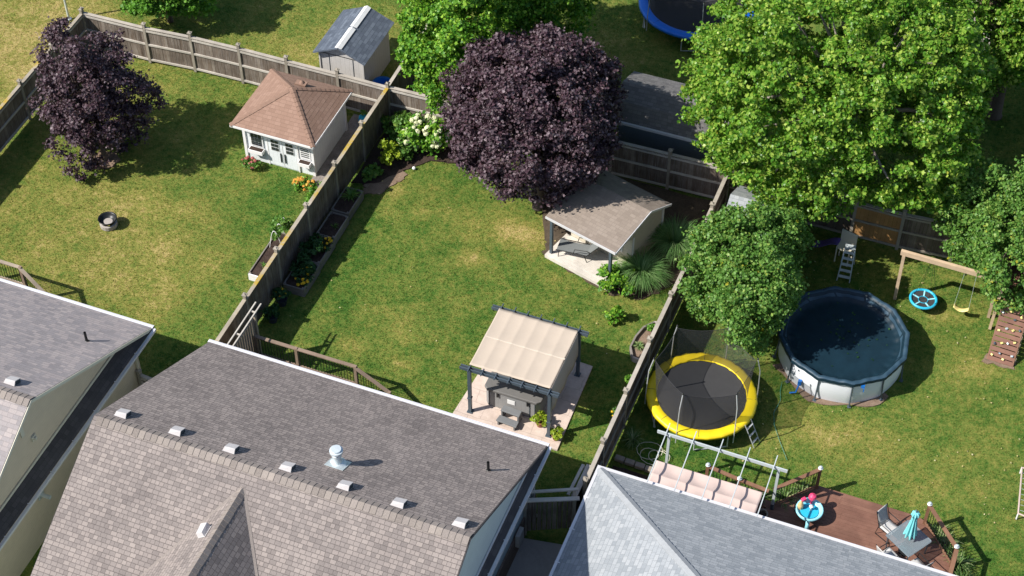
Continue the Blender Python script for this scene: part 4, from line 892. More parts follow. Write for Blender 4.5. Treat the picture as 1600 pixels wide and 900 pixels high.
def railing(parent, p, q, z0, h, top, bal='black_m', posts=(0, 1), postm='taupe_wood', cw=.13, caps=None, gap=.11, z1=None):
    p = Vector((*p, z0)); q = Vector((*q, z0 if z1 is None else z1)); L = (q-p).length; d = (q-p)/L
    MB().beam(p+Vector((0, 0, h)), q+Vector((0, 0, h)), cw, .035).build('hand_rail', M[top], parent, W=True)
    MB().beam(p+Vector((0, 0, h-.05)), q+Vector((0, 0, h-.05)), .04, .07).build('upper_rail', M[top], parent, W=True)
    MB().beam(p+Vector((0, 0, .1)), q+Vector((0, 0, .1)), .04, .08).build('lower_rail', M[top], parent, W=True)
    m = MB(); n = int(L/gap)
    for k in range(1, n): 
        c = p+d*(k*L/n); m.tube([c+Vector((0, 0, .1)), c+Vector((0, 0, h-.05))], .011, 5)
    m.build('baluster_panel', M[bal], parent, W=True)
    for s in posts:
        c = p+d*(L*s); o = MB().box((c.x, c.y, c.z+h/2+.01), (.1, .1, h+.06)).build('post', M[postm], parent, W=True)
        if caps: MB().lathe([(.08, 0), (.085, .03), (.06, .05), (.05, .09), (.001, .11)], (c.x, c.y, c.z+h+.045), 10).build('post_cap', M[caps], o, W=True)
railing(t, (-6.85, -6.68), (-5.3, -6.68), .6, .98, 'taupe_wood', posts=(0,)); railing(t, (-5.3, -6.68), (-3.08, -6.68), .6, .98, 'taupe_wood', posts=(0, 1))
railing(t, (-3.08, -6.72), (-1.75, -6.9), .6, .98, 'taupe_wood', posts=(1,), z1=.05)
railing(t, (-3.08, -8.1), (-1.75, -8.1), .6, .98, 'taupe_wood', posts=(0, 1), z1=.05)
for k in range(3): MB().bx(-3.0+k*.33, -2.64+k*.33, -8.1, -6.75, .38-k*.17, .42-k*.17).build('tread', M['taupe_wood'], t, W=True)
t = T('rear_deck', 'grey rear deck railing of the left house by its white gutter', 'deck', (-16, -8, 0))
MB().bx(-18.5, -15.95, -9.2, -6.9, .72, .8).build('deck_floor', M['taupe_wood'], t, W=True)
railing(t, (-18.4, -6.95), (-16.0, -6.95), .8, .98, 'screen_w', posts=(0, 1)); railing(t, (-16.0, -6.98), (-14.35, -7.5), .8, .98, 'screen_w', posts=(1,), z1=.0)

# ------------------------------------------------------------------ pergola, hot tub, steps, pots
t = T('pergola', 'dark framed pergola with a beige canvas roof over the hot tub', 'pergola', (2.2, -4.4, 0))
px0, px1, py0, py1, hz = .78, 3.64, -5.92, -3.05, 2.3
for x, y in ((px0, py0), (px1, py0), (px0, py1), (px1, py1)):
    o = MB().box((x, y, 1.15), (.11, .11, 2.3)); o.build('post', M['slate_m'], t, W=True)
    MB().box((x, y, .04), (.2, .2, .07)).build('post_foot', M['slate_m'], t, W=True); MB().box((x, y, .78), (.15, .15, .05)).build('post_collar', M['slate_m'], t, W=True)
for y in (py0, py1):
    for dy in (-.055, .055): MB().beam((px0-.32, y+dy, hz-.02), (px1+.32, y+dy, hz-.02), .035, .12).build('beam', M['slate_m'], t, W=True)
for k in range(7):
    x = px0+.02+(px1-px0-.04)*k/6
    m = MB().beam((x, py0-.2, hz+.06), (x, py0+.12, hz+.06), .03, .06).beam((x, py1-.12, hz+.06), (x, py1+.2, hz+.06), .03, .06).beam((x, py0+.12, hz+.04), (x, py1-.12, hz+.04), .03, .03); m.build('rafter', M['slate_m'], t, W=True)
def canv(u, v):
    x = px0-.02+(px1-px0+.0)*u; y = py0+.08+(py1-py0-.16)*v
    return (x, y, hz+.125-.018*abs(math.sin(u*math.pi*6))**.8-.02*math.sin(v*math.pi*2)**2)
c = MB().grid(canv, 61, 25).build('canopy', M['canvas'], t, W=True, smooth=True, solid=.008)
MB().grid(lambda u, v: (px0+(px1-px0)*u, (py0+py1)/2-.025+.05*v, canv(u, .5)[2]+.008), 61, 2).build('canopy_seam', m_plain('canvas_seam', (.56, .48, .39), .9, 0, .05), c, W=True, solid=.004)
MB().grid(lambda u, v: (px1+.0+.05*math.sin(v*1.5)+.02*math.sin(u*18)*v, py0+.12+(py1-py0-.3)*u, hz+.1-1.15*v), 40, 8).build('canopy_drop', M['canvas'], t, W=True, smooth=True, solid=.008)
t = T('hot_tub', 'grey hot tub with dark folding cover under the canvas pergola', 'hot tub', (2.12, -4.5, .05)); t.scale = (1.04, 1.0, 1.0)
MB().prism([(.98+(.12 if i in (0, 0) else 0), 0) for i in range(0)] or [(-.95, -.82), (-.83, -.94), (.8, -.94), (.94, -.8), (.94, .85), (.8, .96), (-.83, .96), (-.95, .85)], 0, .8).build('cabinet', M['tub_side'], t, bev=.02)
for sg in (0, 1):
    y0, y1 = (-.99, -.005) if sg == 0 else (.005, 1.0)
    pts = [(-.86, y0), (.86, y0), (.99, y0+.13), (.99, y1), (-.99, y1), (-.99, y0+.13)] if sg == 0 else [(-.99, y0), (.99, y0), (.99, y1-.13), (.86, y1), (-.86, y1), (-.99, y1-.13)]
    MB().prism(pts, .81, .92).build('cover', M['tub_lid'], t, bev=.025)
MB().bx(-.16, .1, -.958, -.944, .42, .62).build('label_plate', M['white'], t)
for x in (-.5, .55): MB().bx(x-.025, x+.025, -1.0, -.945, .62, .84).build('cover_strap', M['black_m'], t)
for x in (-.8, .62, .8): MB().bx(x-.012, x+.012, -.955, -.944, .05, .76).build('panel_seam', M['vent_dark'], t)
t = T('tub_steps', 'grey two tread plastic step in front of the hot tub', 'steps', (2.2, -5.82, .05), R(-4))
for k, (y, z) in enumerate(((-.2, .22), (.1, .44))):
    MB().prism([(-.38+.03*k, y-.13), (.38-.03*k, y-.13), (.36-.03*k, y+.14), (-.36+.03*k, y+.14)], z-.06, z).build('tread', M['step'], t, bev=.015)
for sx in (-.3, .3): MB().prism([(sx-.025, -.33), (sx+.025, -.33), (sx+.025, .24), (sx-.025, .24)], 0, .16).bx(sx-.025, sx+.025, -.03, .24, .16, .38).build('side_frame', M['step'], t)
for x, y, r, lb, mm, sd_ in ((3.22, -5.62, .17, 'larger terracotta pot of lime foliage beside the hot tub', 'lf_lime', 41), (3.92, -5.98, .14, 'smaller pot with a lime plant at the patio corner', 'lf_lime', 42)):
    t = T('potted_plant', lb, 'potted plant', (x, y, .05)); MB().lathe([(.001, 0), (r*.7, 0), (r, r*1.3), (r*1.1, r*1.35), (r*1.1, r*1.6), (r*.9, r*1.6), (r*.85, r*1.3), (.001, r*1.3)], n=20).build('pot', M['terra'], t)
    clump_crown('foliage', M[mm], t, (0, 0, r*2.1), (r*1.35, r*1.35, r*1.0), 18, 420, .075, sd_, blob=(r*.4, r*.6))

# ------------------------------------------------------------------ fire bowl
t = T('fire_pit', 'small dark fire bowl on a pale block ring in the left yard', 'fire pit', (-15.35, -2.5, 0))
MB().lathe([(.3, 0), (.33, 0), (.33, .16), (.29, .17), (.25, .17), (.25, 0)], n=18).build('stone_ring', M['conc'], t)
MB().lathe([(.001, .16), (.16, .17), (.28, .26), (.335, .36), (.36, .37), (.34, .385), (.3, .33), (.26, .26), (.14, .19), (.001, .18)], n=24).build('bowl', M['black_m'], t, smooth=True)
MB().lathe([(.001, .215), (.17, .21), (.19, .2)], n=14).build('ash', M['conc'], t)

# ------------------------------------------------------------------ trampolines
def trampoline(label, cx, cy, rad, zr_, padm, poles, seed, net=True, ladder=None, netm='net', top_z=2.6, rot=0, rmat=None, matdz=0, legs=4, pad_w=.32):
    t = T('trampoline', label, 'trampoline', (cx, cy, 0)); n = 48
    ring = [(rad*.97*math.cos(2*math.pi*i/n), rad*.97*math.sin(2*math.pi*i/n), zr_-.03) for i in range(n)]
    MB().tube(ring, .028, 6, True).build('frame_ring', M['steel'], t, smooth=True)
    rm = rad-pad_w
    MB().lathe([(.001, zr_-.09+matdz), (rm*.5, zr_-.07), (rm+.02, zr_-.035)], n=n).build('mat', M['mat_b'], t, smooth=True)
    g = random.Random(seed); pv = MB()
    def pad(u, v):
        a = 2*math.pi*u; wv = .008*math.sin(a*23+seed)+.006*math.sin(a*41)
        prof = [(rm, zr_-.02), (rm+.03, zr_+.015), (rad-.06, zr_+.02), (rad+.02, zr_-.01), (rad+.035, zr_-.1)]
        r_, z_ = prof[int(round(v*4))]
        return ((r_+wv)*math.cos(a), (r_+wv)*math.sin(a), z_+wv*.8)
    pv.grid(pad, 96, 5, True).build('pad', M[padm], t, smooth=True, solid=.012)
    seams = MB()
    for k in range(8):
        a = 2*math.pi*(k+.3)/8; seams.beam((rm*math.cos(a), rm*math.sin(a), zr_+.03), (rad*math.cos(a), rad*math.sin(a), zr_+.03), .012, .006)
    seams.build('pad_seam', M['vent_dark'], t)
    for k in range(legs):
        a = 2*math.pi*k/legs+rot; da = .32; rr = rad*.97
        A_ = [(rr*math.cos(a-da), rr*math.sin(a-da)), (rr*math.cos(a+da), rr*math.sin(a+da))]
        MB().tube([(*A_[0], zr_-.05), (A_[0][0]*1.01, A_[0][1]*1.01, .09), (A_[0][0]*.98, A_[0][1]*.98, .03), (A_[1][0]*.98, A_[1][1]*.98, .03), (A_[1][0]*1.01, A_[1][1]*1.01, .09), (*A_[1], zr_-.05)], .024, 6).build('leg', M['steel'], t)
    pl = [math.radians(p) for p in poles]; ro = rad+.05
    top = []
    for a in pl:
        c, s = math.cos(a), math.sin(a)
        MB().tube([(ro*c, ro*s, .3), (ro*c, ro*s, zr_+.1), (ro*.98*c, ro*.98*s, top_z-.6), (ro*.91*c, ro*.91*s, top_z)], .019, 8).build('pole', M['steel'], t)
        MB().lathe([(.03, 0), (.035, .04), (.001, .07)], (ro*.91*c, ro*.91*s, top_z), 10).build('pole_cap', M['black_m'], t)
        top.append((ro*.9*c, ro*.9*s))
    if net:
        nm = MB(); K_ = len(pl); m_ = 10; H = 8
        for k in range(K_):
            a, b = pl[k], pl[(k+1) % K_]
            if b < a: b += 2*math.pi
            for i in range(m_):
                for j in range(H):
                    q = []
                    for (ii, jj) in ((i, j), (i+1, j), (i+1, j+1), (i, j+1)):
                        u = ii/m_; v = jj/H
                        tx = top[k][0]*(1-u)+top[(k+1) % K_][0]*u; ty = top[k][1]*(1-u)+top[(k+1) % K_][1]*u
                        sagt = -.14*math.sin(math.pi*u)
                        aa = a+(b-a)*u; bxp, byp = (rm+.02)*math.cos(aa), (rm+.02)*math.sin(aa)
                        f = 1-.05*math.sin(math.pi*u)*math.sin(math.pi*v)
                        q.append(((bxp*(1-v)+tx*v*.985)*f, (byp*(1-v)+ty*v*.985)*f, (zr_)*(1-v)+(top_z-.06+sagt)*v))
                    nm.add(q, [(0, 1, 2, 3)])
            tb = [(top[k][0]*(1-u)*.985+top[(k+1) % K_][0]*u*.985, top[k][1]*(1-u)*.985+top[(k+1) % K_][1]*u*.985, top_z-.06-.14*math.sin(math.pi*u)) for u in [i/8 for i in range(9)]]
            MB().tube(tb, .008, 4).build('net_hem', M['mat_b'], t)
        nm.build('net', M[netm], t)
    if ladder is not None:
        a = math.radians(ladder); c, s = math.cos(a), math.sin(a); lm = MB()
        for sg in (-1, 1):
            ox, oy = -s*sg*.17, c*sg*.17
            MB().tube([(c*(rad+.04)+ox, s*(rad+.04)+oy, zr_), (c*(rad+.5)+ox, s*(rad+.5)+oy, 0)], .016, 6).build('ladder_rail', M['steel'], t)
        for u in (.2, .5, .8):
            MB().beam((c*(rad+.04+.46*u)-s*.17, s*(rad+.04+.46*u)+c*.17, zr_*(1-u)), (c*(rad+.04+.46*u)+s*.17, s*(rad+.04+.46*u)-c*.17, zr_*(1-u)), .05, .02).build('ladder_rung', M['steel'], t)
    return t
trampoline('yellow rimmed trampoline with a black safety net, right of the fence', 8.06, -3.0, 1.84, .85, 'yellow', (22, 81, 141, 200, 261, 322), 3, top_z=2.65, ladder=-18, rot=.5)
trampoline('blue rimmed trampoline on the lawn beyond the back fences', 1.6, 17.5, 2.45, .9, 'bluepad', (230, 290, 350, 50, 110, 170), 5, rot=.35, pad_w=.36)
# ------------------------------------------------------------------ above ground pool
pc = (11.92, 1.12); pr = 2.22; ph = 1.16; NP = 12; pa0 = R(-98)
t = T('swimming_pool', 'round above ground pool with white walls and a navy winter cover', 'pool', (*pc, 0))
pp = [(pr*math.cos(pa0+2*math.pi*i/NP), pr*math.sin(pa0+2*math.pi*i/NP)) for i in range(NP)]
def wallf(u, v):
    a = pa0+2*math.pi*u; k = (u*NP) % 1; rr_ = pr*.965*(math.cos(math.pi/NP)/math.cos((k-.5)*2*math.pi/NP)*.5+.5)
    return (rr_*math.cos(a)*(1+.03*math.sin(math.pi*v)), rr_*math.sin(a)*(1+.03*math.sin(math.pi*v)), ph*v)
MB().grid(wallf, 96, 6, True).build('pool_wall', M['pool_wall'], t, smooth=True)
MB().tube([(x*.955, y*.955, ph*.1) for x, y in pp], .03, 6, True).build('lower_band', M['slate_m'], t)
for i in range(NP):
    a, b = pp[i], pp[(i+1) % NP]
    MB().tube([(*a, ph), (*b, ph)], .04, 8).build('top_rail', M['slate_m'], t)
    MB().tube([(a[0], a[1], ph), (a[0]*1.0, a[1]*1.0, .75), (a[0]*1.03, a[1]*1.03, .02)], .028, 8).build('leg', M['slate_m'], t)
    q = MB().box((a[0]*1.03, a[1]*1.03, .012), (.12, .12, .02), math.atan2(a[1], a[0])).build('foot', M['slate_m'], t)
def cov(u, v):
    a = pa0+2*math.pi*u; k = (u*NP) % 1; poly = math.cos(math.pi/NP)/math.cos((k-.5)*2*math.pi/NP)
    prof = [(0, -.3), (.3, -.298), (.6, -.295), (.82, -.28), (.865, -.22), (.955, .03), (1.0, .055), (1.028, .02), (1.035, -.1)]
    f = v*(len(prof)-1); i = min(int(f), len(prof)-2); w_ = f-i
    r_ = prof[i][0]*(1-w_)+prof[i+1][0]*w_; z_ = prof[i][1]*(1-w_)+prof[i+1][1]*w_
    wr = .012*math.sin(a*19+r_*7)+.01*math.sin(a*37) if r_ > .8 else .004*math.sin(a*9+r_*20)
    rr_ = pr*r_*(poly if r_ > .9 else 1)
    return (rr_*math.cos(a), rr_*math.sin(a), ph+z_+wr)
m = MB().grid(cov, 192, 25, True); o = m.build('pool_cover', M['pool_cover'], t, smooth=True)
rimf = MB(); rimf.grid(lambda u, v: (lambda p: (p[0]*1.002, p[1]*1.002, p[2]+.004))(cov(u, .52+.35*v)), 192, 7, True).build('cover_edge', M['pool_rim'], t, smooth=True)
gg = np.random.default_rng(4); nn = 44
a = gg.normal(size=(nn, 2))*np.array([.4, .5])+np.array([0.0, .5]); a[nn//2:] = gg.uniform(-1.7, 1.7, (nn-nn//2, 2)); a = a[np.hypot(a[:, 0], a[:, 1]) < 1.75]
o = leaves('leaf_debris', M['lf_dark'], t, np.concatenate([a, np.full((len(a), 1), ph-.27)], 1), np.tile([0, 0, 1.], (len(a), 1))+gg.normal(size=(len(a), 3))*.25, gg.uniform(.04, .1, len(a)), gg); o['kind'] = 'stuff'
MB().box((-.95, -2.03, .42), (.12, .12, .2)).tube([(-.95, -2.08, .4), (-1.0, -2.25, .12), (-1.2, -2.3, .06)], .03, 6).build('hose_fitting', M['royal'], t)
MB().box((1.15, -1.92, ph-.16), (.12, .08, .12)).box((1.2, -1.96, ph-.28), (.03, .03, .2)).build('cover_tie', M['royal'], t)
t = T('hose', 'thin teal garden hose lying across the grass beside the pool', 'hose', (10.3, -2, 0))
MB().tube([(10.35, -.75, .03), (10.4, -1.2, .03), (10.52, -1.6, .035), (10.45, -2.2, .03), (10.6, -2.7, .03), (10.95, -3.3, .03), (11.4, -4.0, .03)], .009, 5).build('hose', M['hosegreen'], t, W=True, smooth=True)
t = T('step_ladder', 'aluminium step ladder with wide treads standing behind the pool', 'ladder', (11.15, 4.95, 0), R(4))
for sx in (-.2, .2):
    MB().beam((sx*1.15, -.25, 0), (sx*.85, .22, 1.3), .035, .06).build('front_rail', M['galv'], t); MB().beam((sx*1.2, .75, 0), (sx*.85, .28, 1.28), .03, .045).build('rear_rail', M['galv'], t)
for k in range(5): u = (k+.8)/5.6; MB().bx(-.2, .2, -.25+.47*u-.06, -.25+.47*u+.06, 1.3*u-.012, 1.3*u+.012).build('tread', M['galv'], t)
MB().bx(-.19, .19, .14, .36, 1.29, 1.33).build('platform', M['galv'], t)
# small plastic slide set
t = T('toy_slide', 'small plastic slide in purple and beige under the tree shade', 'slide', (10.9, 5.75, 0), R(-12))
MB().box((.0, .2, 1.0), (.62, .06, .62)).box((0, .235, 1.0), (.3, .03, .2)).build('panel', M['trim'], t, bev=.03)
MB().box((0, -.02, .72), (.55, .42, .05)).build('platform', M['trim'], t)
for x, y in ((-.25, -.2), (.25, -.2), (-.25, .16), (.25, .16)): MB().tube([(x, y, 0), (x, y, .7)], .03, 8).build('leg', M['trim'], t)
def sl(u, v):
    x = -.28-.95*u; z = .74-.62*(u**1.0)+.09*math.sin(u*math.pi*2)*.6; y = -.2+.4*v
    return (x, y, z+(.1 if v in (0, 1) else 0))
MB().grid(sl, 12, 5).build('slide_chute', M['purple'], t, smooth=True, solid=.02)
# swing beam
t = T('swing_set', 'pale timber swing beam with a post beside the pool', 'swing set', (14.4, 4.55, 0))
MB().beam((12.95, 4.6, 2.32), (16.6, 4.5, 2.32), .12, .19).build('beam', M['lumber'], t, W=True)
MB().beam((13.12, 4.55, 0), (13.08, 4.58, 2.22), .11, .11).build('post', M['lumber'], t, W=True)
MB().beam((13.1, 4.56, 1.5), (13.7, 4.57, 2.22), .05, .05).build('brace', M['lumber'], t, W=True) if False else None
MB().beam((16.45, 4.9, 0), (16.4, 4.55, 2.22), .11, .11).build('post', M['lumber'], t, W=True)
MB().box((15.3, 4.5, 2.17), (.05, .05, .12)).build('swing_bracket', M['black_m'], t, W=True)
t = T('saucer_swing', 'round blue saucer swing seat hanging over the grass', 'swing', (14.1, 4.5, .42))
MB().tube([(.46*math.cos(a), .46*math.sin(a), 0) for a in [i*math.pi/16 for i in range(32)]], .05, 8, True).build('rim', M['toyblue'], t, smooth=True)
MB().lathe([(.001, -.06), (.2, -.05), (.44, -.01)], n=32).build('seat', M['mat_b'], t, smooth=True)
for k in range(5):
    a = k*2*math.pi/5+.4; MB().beam((.17*math.cos(a), .17*math.sin(a), -.035), (.43*math.cos(a), .43*math.sin(a), .005), .05, .02).build('spoke', M['toypale'], t)
MB().tube([(.17*math.cos(a), .17*math.sin(a), -.035) for a in [i*math.pi/10 for i in range(20)]], .012, 5, True).build('inner_ring', M['toyblue'], t)
for a in (.5, 2.1, 3.7, 5.3): MB().tube([(.45*math.cos(a), .45*math.sin(a), .03), (0.08*math.cos(a), .05, 1.75)], .007, 4).build('rope', M['black_m'], t)
t = T('belt_swing', 'yellow plastic swing seat beside the blue saucer swing', 'swing', (15.45, 4.5, .42))
MB().grid(lambda u, v: (-.26+.52*u, -.09+.18*v, .1-.14*math.sin(math.pi*u)), 14, 4).build('seat', M['yellowseat'], t, smooth=True, solid=.02)
for sx in (-.26, .26): MB().tube([(sx, 0, .1), (sx*.8, 0, 1.75)], .007, 4).build('chain', M['galv'], t)
# climbing ramp
t = T('climbing_ramp', 'brown slatted climbing ramp dotted with coloured holds', 'climbing ramp', (17.2, 3.6, 0))
p0 = Vector((16.78, 2.86, .03)); ux = Vector((.88, -.05, 0)); up_ = Vector((.0, 1.55, 1.75)); L = up_.length; un = up_/L; nm = ux.cross(un).normalized()
for k in range(13):
    a = p0+un*(k*L/13); MB().add([a, a+ux, a+ux+un*(L/13-.03), a+un*(L/13-.03), a-nm*.03, a+ux-nm*.03, a+ux+un*(L/13-.03)-nm*.03, a+un*(L/13-.03)-nm*.03], [(0, 1, 2, 3), (7, 6, 5, 4), (0, 4, 5, 1), (1, 5, 6, 2), (2, 6, 7, 3), (3, 7, 4, 0)]).build('board', M['deckbrown'], t, W=True)
gg = random.Random(5)
for k in range(16):
    a = p0+ux*(.12+.25*(k % 4)+gg.uniform(-.04, .04))+un*(.15+.5*(k//4)+gg.uniform(-.08, .1)+.12*(k % 2))+nm*.01
    MB().box(tuple(a+nm*.03), (.09, .07, .07), gg.uniform(0, 3), .8).build('hold', M[('yellowseat', 'slate_m', 'yellowseat', 'galv')[(k+k//4) % 4]], t, W=True, bev=.015)
for sx in (0, 1):
    a = p0+ux*sx-nm*.05; MB().beam(a, a+up_, .05, .09).build('stringer', M['deckrail'], t, W=True)
MB().bx(16.75, 18.6, 4.35, 6.2, 1.7, 1.78).build('platform', M['deckbrown'], t, W=True)
for x, y in ((16.6, 4.35), (18.5, 4.35), (16.85, 6.1), (18.5, 6.1)): MB().box((x, y, 1.2), (.1, .1, 2.4)).build('post', M['lumber'], t, W=True)
m = MB()
for k in range(8): m.tube([(17.72, 3.0+k*.17, .02), (17.72, 3.0+k*.17, .3+k*.2)], .012, 5)
m.build('side_bars', M['screen_w'], t, W=True)
# wire frame planter at the right edge
t = T('wire_pen', 'low wood and wire pen at the right edge of the lawn', 'pen', (19.6, -2.8, 0))
MB().tube([(18.74, -1.7, .3), (18.95, -3.6, .3), (20.4, -3.8, .3), (20.3, -1.7, .3)], .035, 6, True).build('frame', M['pinkcanvas'], t, W=True)
for x, y in ((18.74, -1.7), (18.95, -3.6), (20.4, -3.8)): MB().tube([(x, y, 0), (x, y, .3)], .03, 6).build('leg', M['white'], t, W=True)
m = MB()
for k in range(8): m.tube([(18.77+.03*k, -1.9-.22*k, .29), (20.3, -1.95-.22*k, .29)], .006, 4)
m.build('mesh', M['galv'], t, W=True)

# ------------------------------------------------------------------ right deck
t = T('rear_deck', 'dark brown deck with railings beside the pale grey hip roof', 'deck', (13, -7, 0)); zd = .3
DP = [(7.75, -8.9), (7.75, -6.1), (9.2, -6.1), (11.35, -6.35), (12.68, -4.82), (15.9, -4.85), (16.25, -5.0), (17.42, -6.35), (17.42, -9.0)]
# boards run along x, clipped to the outline
bm_ = MB(); yv = -8.95; gg = random.Random(1)
def span(y):
    xs = []
    n = len(DP)
    for i in range(n):
        a, b = DP[i], DP[(i+1) % n]
        if (a[1] > y) != (b[1] > y): xs.append(a[0]+(b[0]-a[0])*(y-a[1])/(b[1]-a[1]))
    xs.sort(); return xs
while yv < -4.85:
    a, b = span(yv+.004), span(yv+.132)
    if len(a) >= 2 and len(b) >= 2:
        x0, x1, x2, x3 = a[0], a[-1], b[-1], b[0]; cuts = [0, gg.uniform(.2, .45), gg.uniform(.55, .85), 1]
        for c0, c1 in zip(cuts, cuts[1:]):
            P4 = [(x0+(x1-x0)*c0+.002, yv), (x0+(x1-x0)*c1-.002, yv), (x3+(x2-x3)*c1-.002, yv+.134), (x3+(x2-x3)*c0+.002, yv+.134)]
            bm_.prism(P4, zd-.03, zd+gg.uniform(-.001, .001))
    yv += .14
bm_.build('deck_floor', M['deckbrown'], t, W=True)
MB().prism(DP[::-1], .02, zd-.04).build('skirt', M['deckbrown'], t, W=True)
MB().bx(15.95, 17.2, -6.85, -5.9, zd+.001, zd+.012).build('deck_mat', M['fence_dark'], t, W=True) if False else None
railing(t, (9.2, -6.15), (10.3, -6.3), zd, .98, 'deckrail', postm='deckrail', caps='galv', posts=(0, 1)); railing(t, (10.3, -6.3), (11.3, -6.4), zd, .98, 'deckrail', postm='deckrail', caps='galv', posts=())
railing(t, (11.42, -6.28), (12.62, -4.95), zd, .98, 'deckrail', postm='deckrail', caps='galv', posts=(1,))
railing(t, (16.2, -5.08), (17.32, -6.38), zd, .98, 'deckrail', postm='deckrail', caps='galv', posts=(0, 1)); railing(t, (17.34, -6.45), (17.32, -8.6), zd, .98, 'deckrail', postm='deckrail', caps='galv', posts=(1,))
MB().beam((7.9, -6.2, .5), (7.9, -7.5, 1.1), .04, .3).build('side_panel', M['deckrail'], t, W=True)
# arbor with canopy
t = T('arbor', 'white painted arbor with five rafters over the brown deck', 'arbor', (9.7, -7.3, zd))
za = 2.45
MB().beam((7.45, -6.28, za), (11.75, -6.33, za), .04, .13).build('beam', M['arborp'], t, W=True)
for k in range(5):
    x = 7.75+k*.89; MB().beam((x, -5.92, za+.1), (x+.02, -8.3, za-.02), .03, .06).build('rafter', M['arborp'], t, W=True)
for x in (7.86, 11.48): MB().box((x, -6.31, (za+zd)/2), (.085, .085, za-zd)).build('post', M['arborp'], t, W=True); MB().box((x, -6.31, zd+.14), (.105, .105, .28)).build('post_base', M['slate_m'], t, W=True)
def can2(u, v):
    y = -7.15-1.1*u; z = 2.12+.04*u-.06*abs(math.sin(u*math.pi*2))**.8
    return (7.72+3.5*v, y, z+.02*math.sin(v*26)*math.sin(u*math.pi*2))
MB().grid(can2, 40, 50).build('canopy', M['pinkcanvas'], t, W=True, smooth=True, solid=.006)
# patio table and chairs
t = T('patio_table', 'square glass patio table with a closed parasol through it', 'table', (15.86, -6.36, zd), R(-33))
MB().prism([(-.52, -.46), (-.46, -.52), (.46, -.52), (.52, -.46), (.52, .46), (.46, .52), (-.46, .52), (-.52, .46)], .70, .712).build('tabletop', M['glass'], t)
MB().tube([(-.5, -.5, .69), (.5, -.5, .69), (.5, .5, .69), (-.5, .5, .69)], .018, 6, True).build('table_rim', M['slate_m'], t)
for x in (-.45, .45):
    for y in (-.45, .45): MB().tube([(x, y, .68), (x*.95, y*.95, 0)], .02, 6).build('leg', M['slate_m'], t)
t = T('parasol', 'closed turquoise parasol standing in the glass table', 'parasol', (15.86, -6.36, zd))
MB().tube([(0, 0, .05), (0, 0, 2.12)], .02, 8).build('pole', M['black_m'], t); MB().lathe([(.001, 0), (.22, 0), (.22, .05), (.05, .08), (.04, .2)], n=18).build('base', M['black_m'], t)
def um(u, v):
    a = 2*math.pi*u; prof = [(.02, 2.1), (.09, 2.06), (.115, 1.96), (.07, 1.86), (.075, 1.7), (.1, 1.5), (.125, 1.25), (.16, 1.02), (.17, .93)]
    f = v*(len(prof)-1); i = min(int(f), len(prof)-2); w_ = f-i; r_ = prof[i][0]*(1-w_)+prof[i+1][0]*w_; z_ = prof[i][1]*(1-w_)+prof[i+1][1]*w_
    return (r_*(1+.28*math.sin(a*8))*math.cos(a), r_*(1+.28*math.sin(a*8))*math.sin(a), z_-(.05*math.sin(a*8) if v > .9 else 0))
MB().grid(um, 64, 25, True).build('canopy', M['turq'], t, W=False, smooth=True, solid=.004); MB().lathe([(.03, 2.1), (.03, 2.16), (.001, 2.2)], n=10).build('finial', M['slate_m'], t)
def sling_chair(label, x, y, rz, group='grey sling chairs round the glass patio table'):
    t = T('patio_chair', label, 'chair', (x, y, zd), rz, group)
    MB().grid(lambda u, v: (-.23+.46*v, -.22+.44*u, .41-.03*math.sin(math.pi*u)), 8, 5).build('seat', M['sling'], t, smooth=True, solid=.012)
    MB().grid(lambda u, v: (-.23+.46*v, -.22-.2*u-.03*math.sin(3*u), .42+.6*u), 8, 5).build('backrest', M['sling'], t, smooth=True, solid=.012)
    for sx in (-.25, .25):
        MB().tube([(sx, .24, .4), (sx, -.22, .41), (sx, -.43, 1.04)], .014, 6).build('side_frame', M['black_m'], t)
        MB().tube([(sx, .2, .4), (sx*1.05, .26, .02), (sx*1.05, -.3, .02), (sx, -.24, .4)], .014, 6).build('leg', M['black_m'], t)
        MB().tube([(sx, .24, .4), (sx*1.1, .22, .62), (sx*1.1, -.2, .65), (sx, -.32, .7)], .014, 6).build('armrest', M['black_m'], t)
    return t
sling_chair('grey sling chair facing the turquoise parasol with its high back to the deck', 15.2, -5.95, R(-118))
sling_chair('sling chair with a dark seat tucked by the white gutter', 15.42, -7.0, R(-35))
sling_chair('sling chair on the house side of the glass table, back to the railing', 16.3, -7.08, R(52))
# water table toy
t = T('water_table', 'round turquoise toy water table with pink and peach towers on the deck', 'toy', (12.66, -6.25, zd), .4)
MB().lathe([(.001, .38), (.3, .38), (.36, .44), (.4, .52), (.44, .52), (.45, .46), (.4, .36), (.3, .33), (.001, .33)], n=28).build('basin', M['toypale'], t, smooth=True)
MB().lathe([(.001, .42), (.3, .42)], n=24).build('water', M['toyblue'], t)
for k in range(3):
    a = k*2.09+.3; MB().tube([(.36*math.cos(a), .36*math.sin(a), .42), (.42*math.cos(a), .42*math.sin(a), .2), (.45*math.cos(a), .45*math.sin(a), 0)], [.07, .06, .075], 10).build('leg', M['toypale'], t, smooth=True)
MB().lathe([(.09, .42), (.1, .56), (.07, .66), (.05, .72), (.001, .8)], (-.28, .12, 0), 12).build('tower', M['toycoral'], t)
MB().lathe([(.04, .42), (.05, .7), (.13, .74), (.11, .84), (.001, .9)], (.1, .28, 0), 12).build('tower', M['toypink'], t)
MB().lathe([(.03, .42), (.03, .6), (.07, .62), (.001, .66)], (.04, .02, 0), 10).build('spinner', M['white'], t)
MB().box((-.16, .3, .62), (.16, .12, .1), .5).build('scoop', M['toypink'], t, bev=.02)
